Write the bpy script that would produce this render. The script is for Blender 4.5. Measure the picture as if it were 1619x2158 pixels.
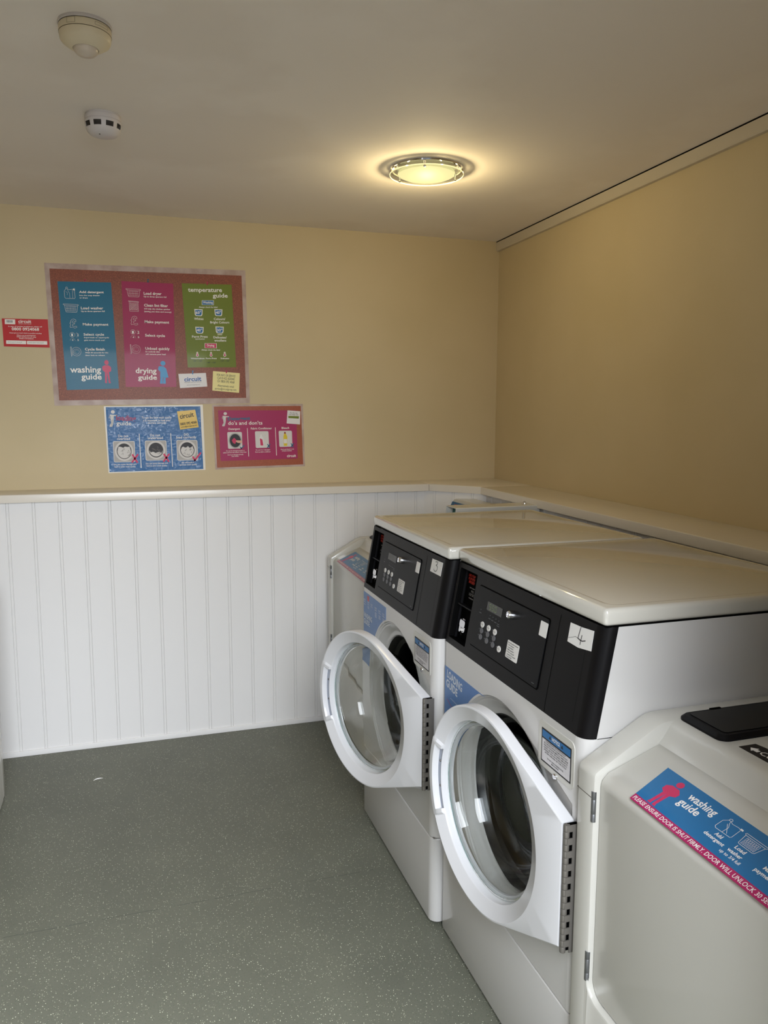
import bpy, bmesh, math, random
from math import pi, sin, cos, sqrt, atan2, radians
from mathutils import Vector, Matrix
from mathutils.geometry import tessellate_polygon

for o in list(bpy.data.objects):
    bpy.data.objects.remove(o)
scene = bpy.context.scene
COL = scene.collection
random.seed(7)

# ------------------------------------------------------------------ camera
yaw, pitch, roll = 0.3132, -0.1289, 0.0039
cd = bpy.data.cameras.new('camera'); cam = bpy.data.objects.new('camera', cd); COL.objects.link(cam)
fwd = Vector((sin(yaw)*cos(pitch), cos(yaw)*cos(pitch), sin(pitch)))
rgt = Vector((cos(yaw), -sin(yaw), 0)); upv = rgt.cross(fwd)
r2 = rgt*cos(roll) + upv*sin(roll); u2 = upv*cos(roll) - rgt*sin(roll)
cam.matrix_world = Matrix(((r2.x, u2.x, -fwd.x, -1.7809), (r2.y, u2.y, -fwd.y, -3.6526), (r2.z, u2.z, -fwd.z, 1.4619), (0, 0, 0, 1)))
cd.sensor_fit = 'VERTICAL'; cd.sensor_height = 24.0; cd.sensor_width = 18.0
cd.lens = 1647.15*24.0/2158.0
cd.clip_start = 0.02
scene.camera = cam

# ------------------------------------------------------------------ world, daylight, exposure
w = bpy.data.worlds.new('world'); scene.world = w; w.use_nodes = True
w.node_tree.nodes['Background'].inputs[0].default_value = (0.85, 0.92, 1.0, 1)
w.node_tree.nodes['Background'].inputs[1].default_value = 0.25
def area(name, loc, rot, sx, sy, power, col):
    l = bpy.data.lights.new(name, 'AREA'); l.shape = 'RECTANGLE'; l.size = sx; l.size_y = sy
    l.energy = power; l.color = col
    o = bpy.data.objects.new(name, l); COL.objects.link(o); o.location = loc; o.rotation_euler = rot
    return o
# daylight falling in through the glazed doorway behind the photographer
area('doorway_daylight', (-1.35, -4.8, 2.5), (radians(63), 0, radians(8)), 2.3, 2.6, 470, (0.88, 0.93, 1.0))
scene.view_settings.view_transform = 'Standard'
scene.view_settings.look = 'None'
scene.view_settings.gamma = 1.0
scene.view_settings.use_curve_mapping = False
scene.view_settings.exposure = 0.0

# ------------------------------------------------------------------ materials
def s2l(c):
    return tuple((x/12.92 if x <= 0.04045 else ((x+0.055)/1.055)**2.4) for x in c)
MATS = {}
def mat(name, rgb=None, rough=0.5, metal=0.0, spec=0.5, coat=0.0, lin=None, emit=None, estr=0.0, trans=0.0, ior=1.45, bump=None, alpha=1.0):
    if name in MATS: return MATS[name]
    m = bpy.data.materials.new(name); m.use_nodes = True
    nt = m.node_tree; b = nt.nodes['Principled BSDF']
    c = lin if lin else s2l(tuple(v/255.0 for v in rgb))
    b.inputs['Base Color'].default_value = (*c, 1)
    b.inputs['Roughness'].default_value = rough; b.inputs['Metallic'].default_value = metal
    b.inputs['Specular IOR Level'].default_value = spec
    b.inputs['Coat Weight'].default_value = coat; b.inputs['Coat Roughness'].default_value = 0.06
    b.inputs['Transmission Weight'].default_value = trans; b.inputs['IOR'].default_value = ior
    if emit:
        b.inputs['Emission Color'].default_value = (*emit, 1); b.inputs['Emission Strength'].default_value = estr
    if bump:
        sc, st, dist = bump
        tc = nt.nodes.new('ShaderNodeTexCoord'); n = nt.nodes.new('ShaderNodeTexNoise'); n.inputs['Scale'].default_value = sc; n.inputs['Detail'].default_value = 3
        bp = nt.nodes.new('ShaderNodeBump'); bp.inputs['Strength'].default_value = st; bp.inputs['Distance'].default_value = dist
        nt.links.new(tc.outputs['Object'], n.inputs['Vector']); nt.links.new(n.outputs['Fac'], bp.inputs['Height']); nt.links.new(bp.outputs['Normal'], b.inputs['Normal'])
    MATS[name] = m
    return m
def vary(m, rgb2, scale, lo=0.4, hi=0.6, detail=3.0):
    """mix a second colour in by noise"""
    nt = m.node_tree; b = nt.nodes['Principled BSDF']
    tc = nt.nodes.new('ShaderNodeTexCoord'); n = nt.nodes.new('ShaderNodeTexNoise'); n.inputs['Scale'].default_value = scale; n.inputs['Detail'].default_value = detail
    r = nt.nodes.new('ShaderNodeValToRGB'); r.color_ramp.elements[0].position = lo; r.color_ramp.elements[1].position = hi
    r.color_ramp.elements[0].color = b.inputs['Base Color'].default_value[:]; r.color_ramp.elements[1].color = (*s2l(tuple(v/255.0 for v in rgb2)), 1)
    nt.links.new(tc.outputs['Object'], n.inputs['Vector']); nt.links.new(n.outputs['Fac'], r.inputs['Fac']); nt.links.new(r.outputs['Color'], b.inputs['Base Color'])
    return m

M_wall = vary(mat('wall_paint', (203, 186, 149), rough=0.55, spec=0.3, bump=(90, 0.08, 0.002)), (207, 190, 154), 2.0)
M_ceil = vary(mat('ceiling_paint', (238, 230, 220), rough=0.8, spec=0.2, bump=(60, 0.05, 0.002)), (244, 237, 228), 1.3, 0.47, 0.56, 6)
M_panel = mat('white_panelling', (232, 230, 228), rough=0.32, spec=0.45, bump=(35, 0.03, 0.001))
M_ledge = mat('ledge_paint', (222, 215, 203), rough=0.22, spec=0.5, bump=(25, 0.03, 0.001))
M_trunk = mat('trunking_plastic', (200, 190, 172), rough=0.45)
M_enam = mat('white_enamel', (203, 201, 198), rough=0.2, spec=0.5, coat=0.35)
M_lid = mat('white_enamel_top', (206, 203, 193), rough=0.12, spec=0.95, coat=0.9)
M_cream = mat('cream_enamel', (198, 196, 188), rough=0.25, spec=0.5, coat=0.3)
M_door = mat('white_door_plastic', (214, 214, 216), rough=0.22, spec=0.5, coat=0.2)
M_pocket = mat('pale_grey_plastic', (160, 167, 182), rough=0.4)
M_blk = mat('charcoal_plastic', (17, 16, 17), rough=0.38, spec=0.16)
M_blk2 = mat('control_plate', (17, 17, 19), rough=0.4, spec=0.16)
M_gap = mat('black_gap', (3, 3, 3), rough=0.7, spec=0.05)
M_rub = mat('black_rubber', (7, 7, 7), rough=0.35, spec=0.4)
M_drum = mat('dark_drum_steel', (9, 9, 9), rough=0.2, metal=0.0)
M_chrome = mat('chrome', (225, 225, 228), rough=0.12, metal=1.0)
M_steel = mat('hinge_steel', (122, 118, 112), rough=0.42, metal=0.5, bump=(300, 0.1, 0.0005))
M_glass = mat('clear_glass', (250, 253, 252), rough=0.0, trans=1.0, ior=1.36)
M_gedge = mat('green_glass_edge', (150, 200, 186), rough=0.05, trans=0.95, ior=1.45)
M_paper = mat('white_sticker', (226, 224, 220), rough=0.4)
M_ink = mat('black_ink', (25, 22, 24), rough=0.5)
M_white = mat('white_print', (240, 238, 234), rough=0.35)
M_lcd = mat('display_window', (62, 62, 60), rough=0.25)
M_btn = mat('grey_button', (92, 92, 96), rough=0.4)
M_glossblk = mat('black_glass_lid', (8, 8, 7), rough=0.15, spec=0.25)

def cork_material(name, a, b_, c_):
    m = bpy.data.materials.new(name); m.use_nodes = True; nt = m.node_tree; b = nt.nodes['Principled BSDF']
    tc = nt.nodes.new('ShaderNodeTexCoord'); n = nt.nodes.new('ShaderNodeTexNoise'); n.inputs['Scale'].default_value = 260; n.inputs['Detail'].default_value = 4
    r = nt.nodes.new('ShaderNodeValToRGB'); e = r.color_ramp.elements; e[0].position = 0.35; e[1].position = 0.65
    e[0].color = (*s2l([v/255 for v in a]), 1); e[1].color = (*s2l([v/255 for v in b_]), 1); k = e.new(0.72); k.color = (*s2l([v/255 for v in c_]), 1)
    nt.links.new(tc.outputs['Object'], n.inputs['Vector']); nt.links.new(n.outputs['Fac'], r.inputs['Fac']); nt.links.new(r.outputs['Color'], b.inputs['Base Color'])
    b.inputs['Roughness'].default_value = 0.45; b.inputs['Specular IOR Level'].default_value = 0.35; b.inputs['Coat Weight'].default_value = 0.06; b.inputs['Coat Roughness'].default_value = 0.25
    return m
def sheet_glass():
    m = bpy.data.materials.new('thin_sheet_glass'); m.use_nodes = True; nt = m.node_tree; nt.nodes.remove(nt.nodes['Principled BSDF'])
    t = nt.nodes.new('ShaderNodeBsdfTransparent'); t.inputs[0].default_value = (0.93, 0.95, 0.90, 1); g = nt.nodes.new('ShaderNodeBsdfGlossy'); g.inputs['Roughness'].default_value = 0.03
    f = nt.nodes.new('ShaderNodeFresnel'); f.inputs[0].default_value = 1.4; x = nt.nodes.new('ShaderNodeMixShader')
    nt.links.new(f.outputs[0], x.inputs[0]); nt.links.new(t.outputs[0], x.inputs[1]); nt.links.new(g.outputs[0], x.inputs[2]); nt.links.new(x.outputs[0], nt.nodes['Material Output'].inputs[0])
    return m
def floor_material():
    m = bpy.data.materials.new('green_safety_vinyl'); m.use_nodes = True; nt = m.node_tree; b = nt.nodes['Principled BSDF']; L = nt.links.new
    def N(t, **k):
        n = nt.nodes.new(t)
        for a, v in k.items(): setattr(n, a, v)
        return n
    tc = N('ShaderNodeTexCoord')
    base = N('ShaderNodeTexNoise'); base.inputs['Scale'].default_value = 5; base.inputs['Detail'].default_value = 6
    r = N('ShaderNodeValToRGB'); r.color_ramp.elements[0].position = 0.3; r.color_ramp.elements[1].position = 0.7
    r.color_ramp.elements[0].color = (*s2l((0.39, 0.395, 0.35)), 1); r.color_ramp.elements[1].color = (*s2l((0.42, 0.425, 0.375)), 1)
    L(tc.outputs['Object'], base.inputs['Vector']); L(base.outputs['Fac'], r.inputs['Fac'])
    col = r.outputs['Color']
    def specks(scale, size, keep, colour, col):
        v = N('ShaderNodeTexVoronoi'); v.inputs['Scale'].default_value = scale; L(tc.outputs['Object'], v.inputs['Vector'])
        lt = N('ShaderNodeMath', operation='LESS_THAN'); lt.inputs[1].default_value = size; L(v.outputs['Distance'], lt.inputs[0])
        sx = N('ShaderNodeSeparateColor'); L(v.outputs['Color'], sx.inputs[0])
        g = N('ShaderNodeMath', operation='LESS_THAN'); g.inputs[1].default_value = keep; L(sx.outputs[0], g.inputs[0])
        mu = N('ShaderNodeMath', operation='MULTIPLY'); L(lt.outputs[0], mu.inputs[0]); L(g.outputs[0], mu.inputs[1])
        mx = N('ShaderNodeMix', data_type='RGBA'); L(mu.outputs[0], mx.inputs['Factor']); L(col, mx.inputs['A']); mx.inputs['B'].default_value = (*s2l(colour), 1)
        return mx.outputs['Result']
    col = specks(185, 0.21, 0.20, (0.86, 0.87, 0.78), col)
    col = specks(260, 0.26, 0.16, (0.68, 0.69, 0.60), col)
    col = specks(330, 0.34, 0.30, (0.33, 0.36, 0.30), col)
    # welded seam between two vinyl sheets, fading where it has worn flush
    sp = N('ShaderNodeSeparateXYZ'); L(tc.outputs['Object'], sp.inputs[0])
    ad = N('ShaderNodeMath', operation='ADD'); ad.inputs[1].default_value = 1.415; L(sp.outputs[1], ad.inputs[0])
    ab = N('ShaderNodeMath', operation='ABSOLUTE'); L(ad.outputs[0], ab.inputs[0])
    lt = N('ShaderNodeMath', operation='LESS_THAN'); lt.inputs[1].default_value = 0.0009; L(ab.outputs[0], lt.inputs[0])
    nn = N('ShaderNodeTexNoise'); nn.inputs['Scale'].default_value = 9; L(tc.outputs['Object'], nn.inputs['Vector'])
    g = N('ShaderNodeMath', operation='GREATER_THAN'); g.inputs[1].default_value = 0.45; L(nn.outputs['Fac'], g.inputs[0])
    mu = N('ShaderNodeMath', operation='MULTIPLY'); L(lt.outputs[0], mu.inputs[0]); L(g.outputs[0], mu.inputs[1])
    mx = N('ShaderNodeMix', data_type='RGBA'); L(mu.outputs[0], mx.inputs['Factor']); L(col, mx.inputs['A']); mx.inputs['B'].default_value = (*s2l((0.27, 0.29, 0.26)), 1)
    L(mx.outputs['Result'], b.inputs['Base Color'])
    b.inputs['Roughness'].default_value = 0.5; b.inputs['Specular IOR Level'].default_value = 0.35
    n2 = N('ShaderNodeTexNoise'); n2.inputs['Scale'].default_value = 400; L(tc.outputs['Object'], n2.inputs['Vector'])
    bp = N('ShaderNodeBump'); bp.inputs['Strength'].default_value = 0.25; bp.inputs['Distance'].default_value = 0.0006; L(n2.outputs['Fac'], bp.inputs['Height']); L(bp.outputs['Normal'], b.inputs['Normal'])
    return m
M_floor = floor_material()

# ------------------------------------------------------------------ mesh helpers
def obj(name, bm, m, parent=None, smooth=35, loc=None, recalc=True):
    if recalc: bmesh.ops.recalc_face_normals(bm, faces=bm.faces)
    me = bpy.data.meshes.new(name); bm.to_mesh(me); bm.free()
    me.materials.append(m)
    if smooth:
        me.polygons.foreach_set('use_smooth', [True]*len(me.polygons))
        me.set_sharp_from_angle(angle=radians(smooth))
    o = bpy.data.objects.new(name, me); COL.objects.link(o)
    if parent: o.parent = parent
    if loc: o.location = loc
    return o
def thing(name, label, cat, loc=(0, 0, 0), rz=0.0, group=None):
    o = bpy.data.objects.new(name, None); COL.objects.link(o); o.empty_display_size = 0.05
    o.location = loc; o.rotation_euler = (0, 0, rz); o['label'] = label; o['category'] = cat
    if group: o['group'] = group
    return o
def tag(o, label, cat, group=None):
    o['label'] = label; o['category'] = cat
    if group: o['group'] = group
    return o
def struct(name, bm, m, smooth=0):
    o = obj(name, bm, m, None, smooth); o['kind'] = 'structure'; return o
def BM(): return bmesh.new()
def box(bm, x0, x1, y0, y1, z0, z1, r=0.0, seg=3):
    vs = [bm.verts.new((x, y, z)) for x in (x0, x1) for y in (y0, y1) for z in (z0, z1)]
    fs = []
    for f in ((0, 1, 3, 2), (4, 6, 7, 5), (0, 4, 5, 1), (2, 3, 7, 6), (0, 2, 6, 4), (1, 5, 7, 3)):
        fs.append(bm.faces.new([vs[i] for i in f]))
    if r > 0:
        es = list({e for f in fs for e in f.edges})
        bmesh.ops.bevel(bm, geom=es, offset=r, segments=seg, profile=0.5, affect='EDGES', clamp_overlap=True)
def face(bm, pts): return bm.faces.new([bm.verts.new(p) for p in pts])
def loft(bm, loops, closed=True, cap0=False, cap1=False):
    V = [[bm.verts.new(p) for p in l] for l in loops]
    n = len(loops[0])
    for a, b in zip(V[:-1], V[1:]):
        for i in range(n if closed else n-1):
            j = (i+1) % n
            bm.faces.new((a[i], a[j], b[j], b[i]))
    if cap0: bm.faces.new(V[0])
    if cap1: bm.faces.new(V[-1])
    return V
def lathe(bm, prof, c, axis='z', n=48, a0=0.0, a1=2*pi, cap0=False, cap1=False):
    """prof: list of (radius, along)"""
    full = abs(a1-a0-2*pi) < 1e-6
    m_ = n if full else n+1
    loops = []
    for r, h in prof:
        l = []
        for i in range(m_):
            a = a0+(a1-a0)*i/n
            if axis == 'z': l.append((c[0]+r*cos(a), c[1]+r*sin(a), c[2]+h))
            elif axis == 'x': l.append((c[0]+h, c[1]+r*cos(a), c[2]+r*sin(a)))
            else: l.append((c[0]+r*cos(a), c[1]+h, c[2]+r*sin(a)))
        loops.append(l)
    return loft(bm, loops, full, cap0, cap1)
def holes(bm, outer, hs, f):
    """flat plate: 2D outer loop with 2D hole loops, mapped by f(u, v)"""
    polys = [[Vector((u, v, 0)) for u, v in outer]] + [[Vector((u, v, 0)) for u, v in h] for h in hs]
    flat = [p for l in polys for p in l]
    V = [bm.verts.new(f(p.x, p.y)) for p in flat]
    for t in tessellate_polygon(polys):
        try: bm.faces.new([V[i] for i in t])
        except ValueError: pass
    return V
def rrect(u0, u1, v0, v1, r, n=5):
    o = []
    for cx, cy, a in ((u1-r, v1-r, 0), (u0+r, v1-r, pi/2), (u0+r, v0+r, pi), (u1-r, v0+r, 3*pi/2)):
        for i in range(n+1):
            t = a+pi/2*i/n; o.append((cx+r*cos(t), cy+r*sin(t)))
    return o
def circ(cx, cy, r, n=48, ry=None): return [(cx+r*cos(2*pi*i/n), cy+(ry or r)*sin(2*pi*i/n)) for i in range(n)]
def slab(bm, loop, f, d0, d1):
    """solid plate from a 2D loop between depths d0 and d1; f(u, v, d)"""
    loft(bm, [[f(u, v, d0) for u, v in loop], [f(u, v, d1) for u, v in loop]], True, True, True)
def stroke(bm, pts, w, f, d, closed=False):
    """ribbon along a 2D polyline"""
    if closed: pts = list(pts)+[pts[0]]
    for (x0, y0), (x1, y1) in zip(pts[:-1], pts[1:]):
        l = sqrt((x1-x0)**2+(y1-y0)**2)
        if l < 1e-9: continue
        tx, ty = (x1-x0)/l*w/2, (y1-y0)/l*w/2
        x0, y0, x1, y1 = x0-tx, y0-ty, x1+tx, y1+ty
        face(bm, [f(x0-ty, y0+tx, d), f(x0+ty, y0-tx, d), f(x1+ty, y1-tx, d), f(x1-ty, y1+tx, d)])
_tc = {}
def text_geo(s, bold=0.0):
    k = (s, bold)
    if k in _tc: return _tc[k]
    c = bpy.data.curves.new('t', 'FONT'); c.body = s; c.resolution_u = 2; c.offset = bold; c.fill_mode = 'FRONT'
    o = bpy.data.objects.new('t', c)
    me = bpy.data.meshes.new_from_object(o)
    vs = [tuple(v.co[:2]) for v in me.vertices]; fs = [tuple(p.vertices) for p in me.polygons]
    bpy.data.objects.remove(o); bpy.data.curves.remove(c); bpy.data.meshes.remove(me)
    _tc[k] = (vs, fs); return vs, fs
def cap_h():
    vs, _ = text_geo('H'); return max(v[1] for v in vs)
CAP = cap_h()
def text(bm, s, p0, p1, cap, f, d, bold=0.02):
    """letters between two baseline points in 2D, cap height given"""
    vs, fs = text_geo(s, bold)
    if not vs: return
    x0 = min(v[0] for v in vs); x1 = max(v[0] for v in vs)
    L = sqrt((p1[0]-p0[0])**2+(p1[1]-p0[1])**2); ux, uy = (p1[0]-p0[0])/L, (p1[1]-p0[1])/L
    sx = L/(x1-x0); sy = cap/CAP
    V = [bm.verts.new(f(p0[0]+(a-x0)*sx*ux-b*sy*uy, p0[1]+(a-x0)*sx*uy+b*sy*ux, d)) for a, b in vs]
    for q in fs:
        try: bm.faces.new([V[i] for i in q])
        except ValueError: pass
def flat(name, m, parent, build):
    bm = BM(); build(bm)
    return obj(name, bm, m, parent, smooth=0, recalc=False)
# ================================================================== ROOM SHELL
H = 2.295; YR = -3.17; XL = -3.35; WS = 0.0176      # right wall leans: x = WS*y
bm = BM(); face(bm, [(XL, 0, 0), (0, 0, 0), (WS*YR, YR, 0), (XL, YR, 0)])
struct('floor', bm, M_floor)
bm = BM(); box(bm, XL-1, 1.5, YR-3.2, YR, -0.12, -0.005); struct('pavement', bm, mat('pale_paving', (160, 156, 148), rough=.85))
bm = BM(); box(bm, XL, 0.05, YR, 0.0, H, H+0.1); struct('ceiling', bm, M_ceil)
bm = BM(); box(bm, XL, 0.05, 0, 0.1, 0, H); struct('wall_back', bm, M_wall)
bm = BM(); loft(bm, [[(0, 0, 0), (WS*YR, YR, 0), (0.1, YR, 0), (0.1, 0, 0)], [(0, 0, H), (WS*YR, YR, H), (0.1, YR, H), (0.1, 0, H)]], True, True, True); struct('wall_right', bm, M_wall)
bm = BM(); box(bm, XL-0.1, XL, YR, 0, 0, H); struct('wall_left', bm, M_wall)
bm = BM(); OX0, OX1, OZ = -2.35, -1.10, 1.98
box(bm, XL, OX0, YR-0.12, YR, 0, H); box(bm, OX1, 0.05, YR-0.12, YR, 0, H); box(bm, OX0, OX1, YR-0.12, YR, OZ, H)
struct('wall_front', bm, M_wall)
bm = BM(); box(bm, OX0, OX0+0.05, YR-0.13, YR+0.015, 0, OZ); box(bm, OX1-0.05, OX1, YR-0.13, YR+0.015, 0, OZ); box(bm, OX0+0.05, OX1-0.05, YR-0.13, YR+0.015, OZ-0.05, OZ)
struct('door_1', bm, M_panel)

# tongue-and-groove panelling: boards with a bead between two fine V grooves
GP, G0, DP, DL, HL, HT, SK = 0.0985, -2.2742, 0.1748, 0.2048, 1.1188, 0.0333, 0.0235
def groove_profile(a, b, first):
    """(distance along, inset) points from a to b with groove pairs"""
    pts = [(a, 0)]; k = first
    while k < a+0.004: k += GP
    while k+0.014 < b:
        for g in (k, k+0.0105):
            pts += [(g-0.0014, 0), (g, 0.0032), (g+0.0014, 0)]
        k += GP
    pts.append((b, 0)); return pts
def panelling(p0, p1, nrm, first, name):
    d = Vector((p1[0]-p0[0], p1[1]-p0[1])); Ln = d.length; d.normalize(); n = Vector(nrm).normalized()
    pr = groove_profile(0, Ln, first)
    l = [(p0[0]+d.x*s-n.x*i, p0[1]+d.y*s-n.y*i) for s, i in pr]
    bm = BM(); loft(bm, [[(x, y, 0) for x, y in l], [(x, y, HL-HT+0.004) for x, y in l]], closed=False)
    return struct(name, bm, M_panel)
RX = -0.23          # right boxing face at the corner
panelling((XL, -DP), (-0.4530, -DP), (0, -1), (G0-XL) % GP, 'wall_back_panelling')
panelling((-0.4530, -DP), (-0.2420, -0.4180), (-1, -1), 0.05, 'wall_corner_panelling')
panelling((-0.2420, -0.4180), (-0.2420+0.012*-3.5, YR), (-1, 0), 0.05, 'wall_right_panelling')
# ledge: three lengths of painted board mitred round the corner
def board(name, poly):
    bm = BM(); slab(bm, poly, lambda u, v, d: (u, v, d), HL-HT, HL)
    es = [e for e in bm.edges if abs(e.verts[0].co.z-HL) < 1e-6 and abs(e.verts[1].co.z-HL) < 1e-6]
    bmesh.ops.bevel(bm, geom=es, offset=0.004, segments=3, profile=0.5, affect='EDGES')
    return struct(name, bm, M_ledge, 40)
board('trim_1', [(XL, 0), (XL, -DL), (-0.4415, -DL), (-0.4215, 0)])
board('trim_2', [(-0.4195, 0), (-0.4395, -DL), (-0.2648, -0.403), (-0.004, -0.401), (-0.0005, 0)])
board('trim_3', [(-0.008, -0.4035), (-0.2648, -0.4055), (-0.2648+0.012*(YR+0.4), YR), (WS*YR, YR)])
# skirting strip at the foot of the panelling
bm = BM(); box(bm, XL, -0.447, -DP-0.006, -DP+0.002, 0, SK, 0.0015, 2); struct('baseboard_back', bm, M_panel, 40)
bm = BM(); loft(bm, [[(-0.449, -DP-0.006, z), (-0.246, -0.421, z), (-0.238, -0.417, z), (-0.449, -DP+0.002, z)] for z in (0, SK)], True, True, True); struct('baseboard_corner', bm, M_panel, 0)
# plastic trunking along the top of the right wall
bm = BM(); tx = lambda y, o: WS*y-o
loft(bm, [[(tx(y, 0), y, H-0.0464), (tx(y, 0.0155), y, H-0.0464), (tx(y, 0.018), y, H-0.043), (tx(y, 0.018), y, H-0.0050), (tx(y, 0.0), y, H-0.0050)] for y in (-0.0005, YR)], True, True, True)
struct('trim_4', bm, M_trunk, 30)
bm = BM(); loft(bm, [[(tx(y, 0), y, H-0.0052), (tx(y, 0.0175), y, H-0.0052), (tx(y, 0.0175), y, H), (tx(y, 0), y, H)] for y in (-0.001, YR)], True, True, True)
struct('trunking_gap_shade', bm, M_gap)  # solid black strip standing in for the shaded gap under the ceiling

# ================================================================== CEILING FITTINGS
LX, LY = -0.768, -0.990
lamp = thing('ceiling_lamp', 'round flush ceiling lamp glowing warm yellow, with a clear glass disc on chrome pins', 'lamp', (LX, LY, H))
bm = BM(); lathe(bm, [(0.0, 0.0), (0.127, 0.0), (0.1285, -0.002), (0.127, -0.0065), (0.123, -0.0075), (0.119, -0.005), (0.0, -0.005)], (0, 0, 0), n=72); obj('base_ring', bm, M_chrome, lamp)
M_dome = mat('lit_frosted_glass', (24, 22, 14), rough=0.8, spec=0.1, emit=s2l((1.0, 0.96, 0.68)), estr=0.95)
bm = BM(); lathe(bm, [(0.096, -0.010), (0.099, -0.014), (0.097, -0.020), (0.085, -0.026), (0.060, -0.031), (0.030, -0.0335), (0.0, -0.034)], (0, 0, 0), n=64); obj('frosted_bowl', bm, M_dome, lamp)
bm = BM(); lathe(bm, [(0.099, -0.0205), (0.1275, -0.0205)], (0, 0, 0), n=96); obj('glass_disc', bm, sheet_glass(), lamp)
M_pale = mat('lit_glass_edge', (255, 250, 215), rough=0.15, trans=0.3, emit=s2l((1.0, 0.96, 0.74)), estr=0.55)
bm = BM(); lathe(bm, [(0.1272, -0.0187), (0.1287, -0.0192), (0.1287, -0.0218), (0.1272, -0.0223)], (0, 0, 0), n=96); obj('disc_rim', bm, M_pale, lamp)
for a in (radians(-114), radians(6), radians(126)):
    bm = BM(); c = (0.114*cos(a), 0.114*sin(a), 0)
    lathe(bm, [(0.0, -0.005), (0.0035, -0.005), (0.0035, -0.0205), (0.0050, -0.0212), (0.0052, -0.0235), (0.003, -0.0262), (0, -0.0268)], c, n=16); obj('pin', bm, M_chrome, lamp)
l = bpy.data.lights.new('bulb', 'POINT'); l.energy = 5.2; l.color = (1.0, 0.80, 0.42); l.shadow_soft_size = 0.02
o = bpy.data.objects.new('bulb', l); COL.objects.link(o); o.parent = lamp; o.location = (0, 0, -0.080)
for i in range(6):
    a = radians(35+60*i)
    l = bpy.data.lights.new('bulb_glow', 'POINT'); l.energy = 0.04; l.color = (1.0, 0.80, 0.42); l.shadow_soft_size = 0.004
    o = bpy.data.objects.new('bulb_glow', l); COL.objects.link(o); o.parent = lamp; o.location = (0.112*cos(a), 0.112*sin(a), -0.0150)

M_ivory = mat('aged_ivory_plastic', (220, 207, 178), rough=0.4)
M_offw = mat('detector_white', (208, 202, 200), rough=0.4)
M_line = mat('fine_dark_joint', (95, 82, 58), rough=0.6)
pir = thing('motion_sensor', 'ivory round motion sensor with a domed lens, on the ceiling', 'sensor', (-1.843, -1.712, H))
bm = BM(); lathe(bm, [(0, 0), (0.0555, 0), (0.0560, -0.002), (0.0560, -0.006), (0.0545, -0.007)], (0, 0, 0), n=64); obj('ceiling_plate', bm, M_offw, pir)
bm = BM(); lathe(bm, [(0.0530, -0.007), (0.0545, -0.009), (0.0550, -0.014), (0.0545, -0.0225), (0.0530, -0.0225), (0.0530, -0.0235), (0.0543, -0.0238), (0.0530, -0.034), (0.050, -0.039), (0.038, -0.0475), (0.030, -0.051), (0.0272, -0.0515), (0.0265, -0.049), (0, -0.049)], (0, 0, 0), n=64); obj('housing', bm, M_ivory, pir, smooth=30)
bm = BM(); lathe(bm, [(0.0262, -0.049), (0.0258, -0.053), (0.0235, -0.0585), (0.0185, -0.063), (0.010, -0.066), (0.0, -0.067)], (0, 0, 0), n=48); obj('lens', bm, mat('milky_lens', (205, 192, 175), rough=0.3), pir)
bm = BM()
lathe(bm, [(0.0536, -0.0225), (0.0548, -0.0228), (0.0548, -0.0236), (0.0536, -0.0239)], (0, 0, 0), n=64)
def arcline(bm, r, z0, z1, a0, a1, n=10):
    loft(bm, [[((r)*cos(a0+(a1-a0)*i/n), (r)*sin(a0+(a1-a0)*i/n), z) for i in range(n+1)] for z in (z0, z1)], closed=False)
for a0, a1, t, b in ((-2.25, -1.90, -0.0085, -0.0195), (-1.15, -0.55, -0.012, -0.018)):
    arcline(bm, 0.0554, t, t-0.0005, a0, a1); arcline(bm, 0.0554, b, b-0.0005, a0, a1)
    for a in (a0, a1): arcline(bm, 0.0554, t, b, a-0.005, a+0.005, 1)
obj('joint_lines', bm, M_line, pir)
smo = thing('smoke_detector', 'white round smoke detector with dark vent windows around it, on the ceiling', 'detector', (-1.8225, -1.160, H))
bm = BM(); lathe(bm, [(0, 0), (0.048, 0), (0.0485, -0.002), (0.0465, -0.0035), (0.0465, -0.005), (0.0492, -0.0065), (0.0495, -0.0165), (0.0478, -0.018), (0.0478, -0.0195)], (0, 0, 0), n=64); obj('mounting_base', bm, M_offw, smo, smooth=30)
prof = [(0.0480, -0.0195), (0.0502, -0.0205), (0.0500, -0.027), (0.0475, -0.040), (0.0430, -0.0485), (0.0360, -0.0545), (0.026, -0.058), (0.012, -0.0595), (0.0, -0.06)]
bm = BM(); V = lathe(bm, prof, (0, 0, 0), n=72)
bm.faces.ensure_lookup_table()
kill = []
for f in bm.faces:
    c = f.calc_center_median(); a = (atan2(c.y, c.x) % (2*pi))
    if -0.040 < c.z < -0.027 and (a/(2*pi)*9) % 1 < 0.66: kill.append(f)
bmesh.ops.delete(bm, geom=kill, context='FACES'); obj('cover', bm, M_offw, smo, smooth=40)
bm = BM(); lathe(bm, [(0.046, -0.022), (0.040, -0.030), (0.043, -0.041)], (0, 0, 0), n=48); obj('sensing_chamber', bm, mat('chamber_grey', (70, 66, 62), rough=0.5), smo)
bm = BM(); lathe(bm, [(0, 0), (0.0022, 0), (0.0018, -0.0015), (0, -0.002)], (-0.010, -0.022, -0.0574), n=12); obj('indicator_light', bm, M_gap, smo)

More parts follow.
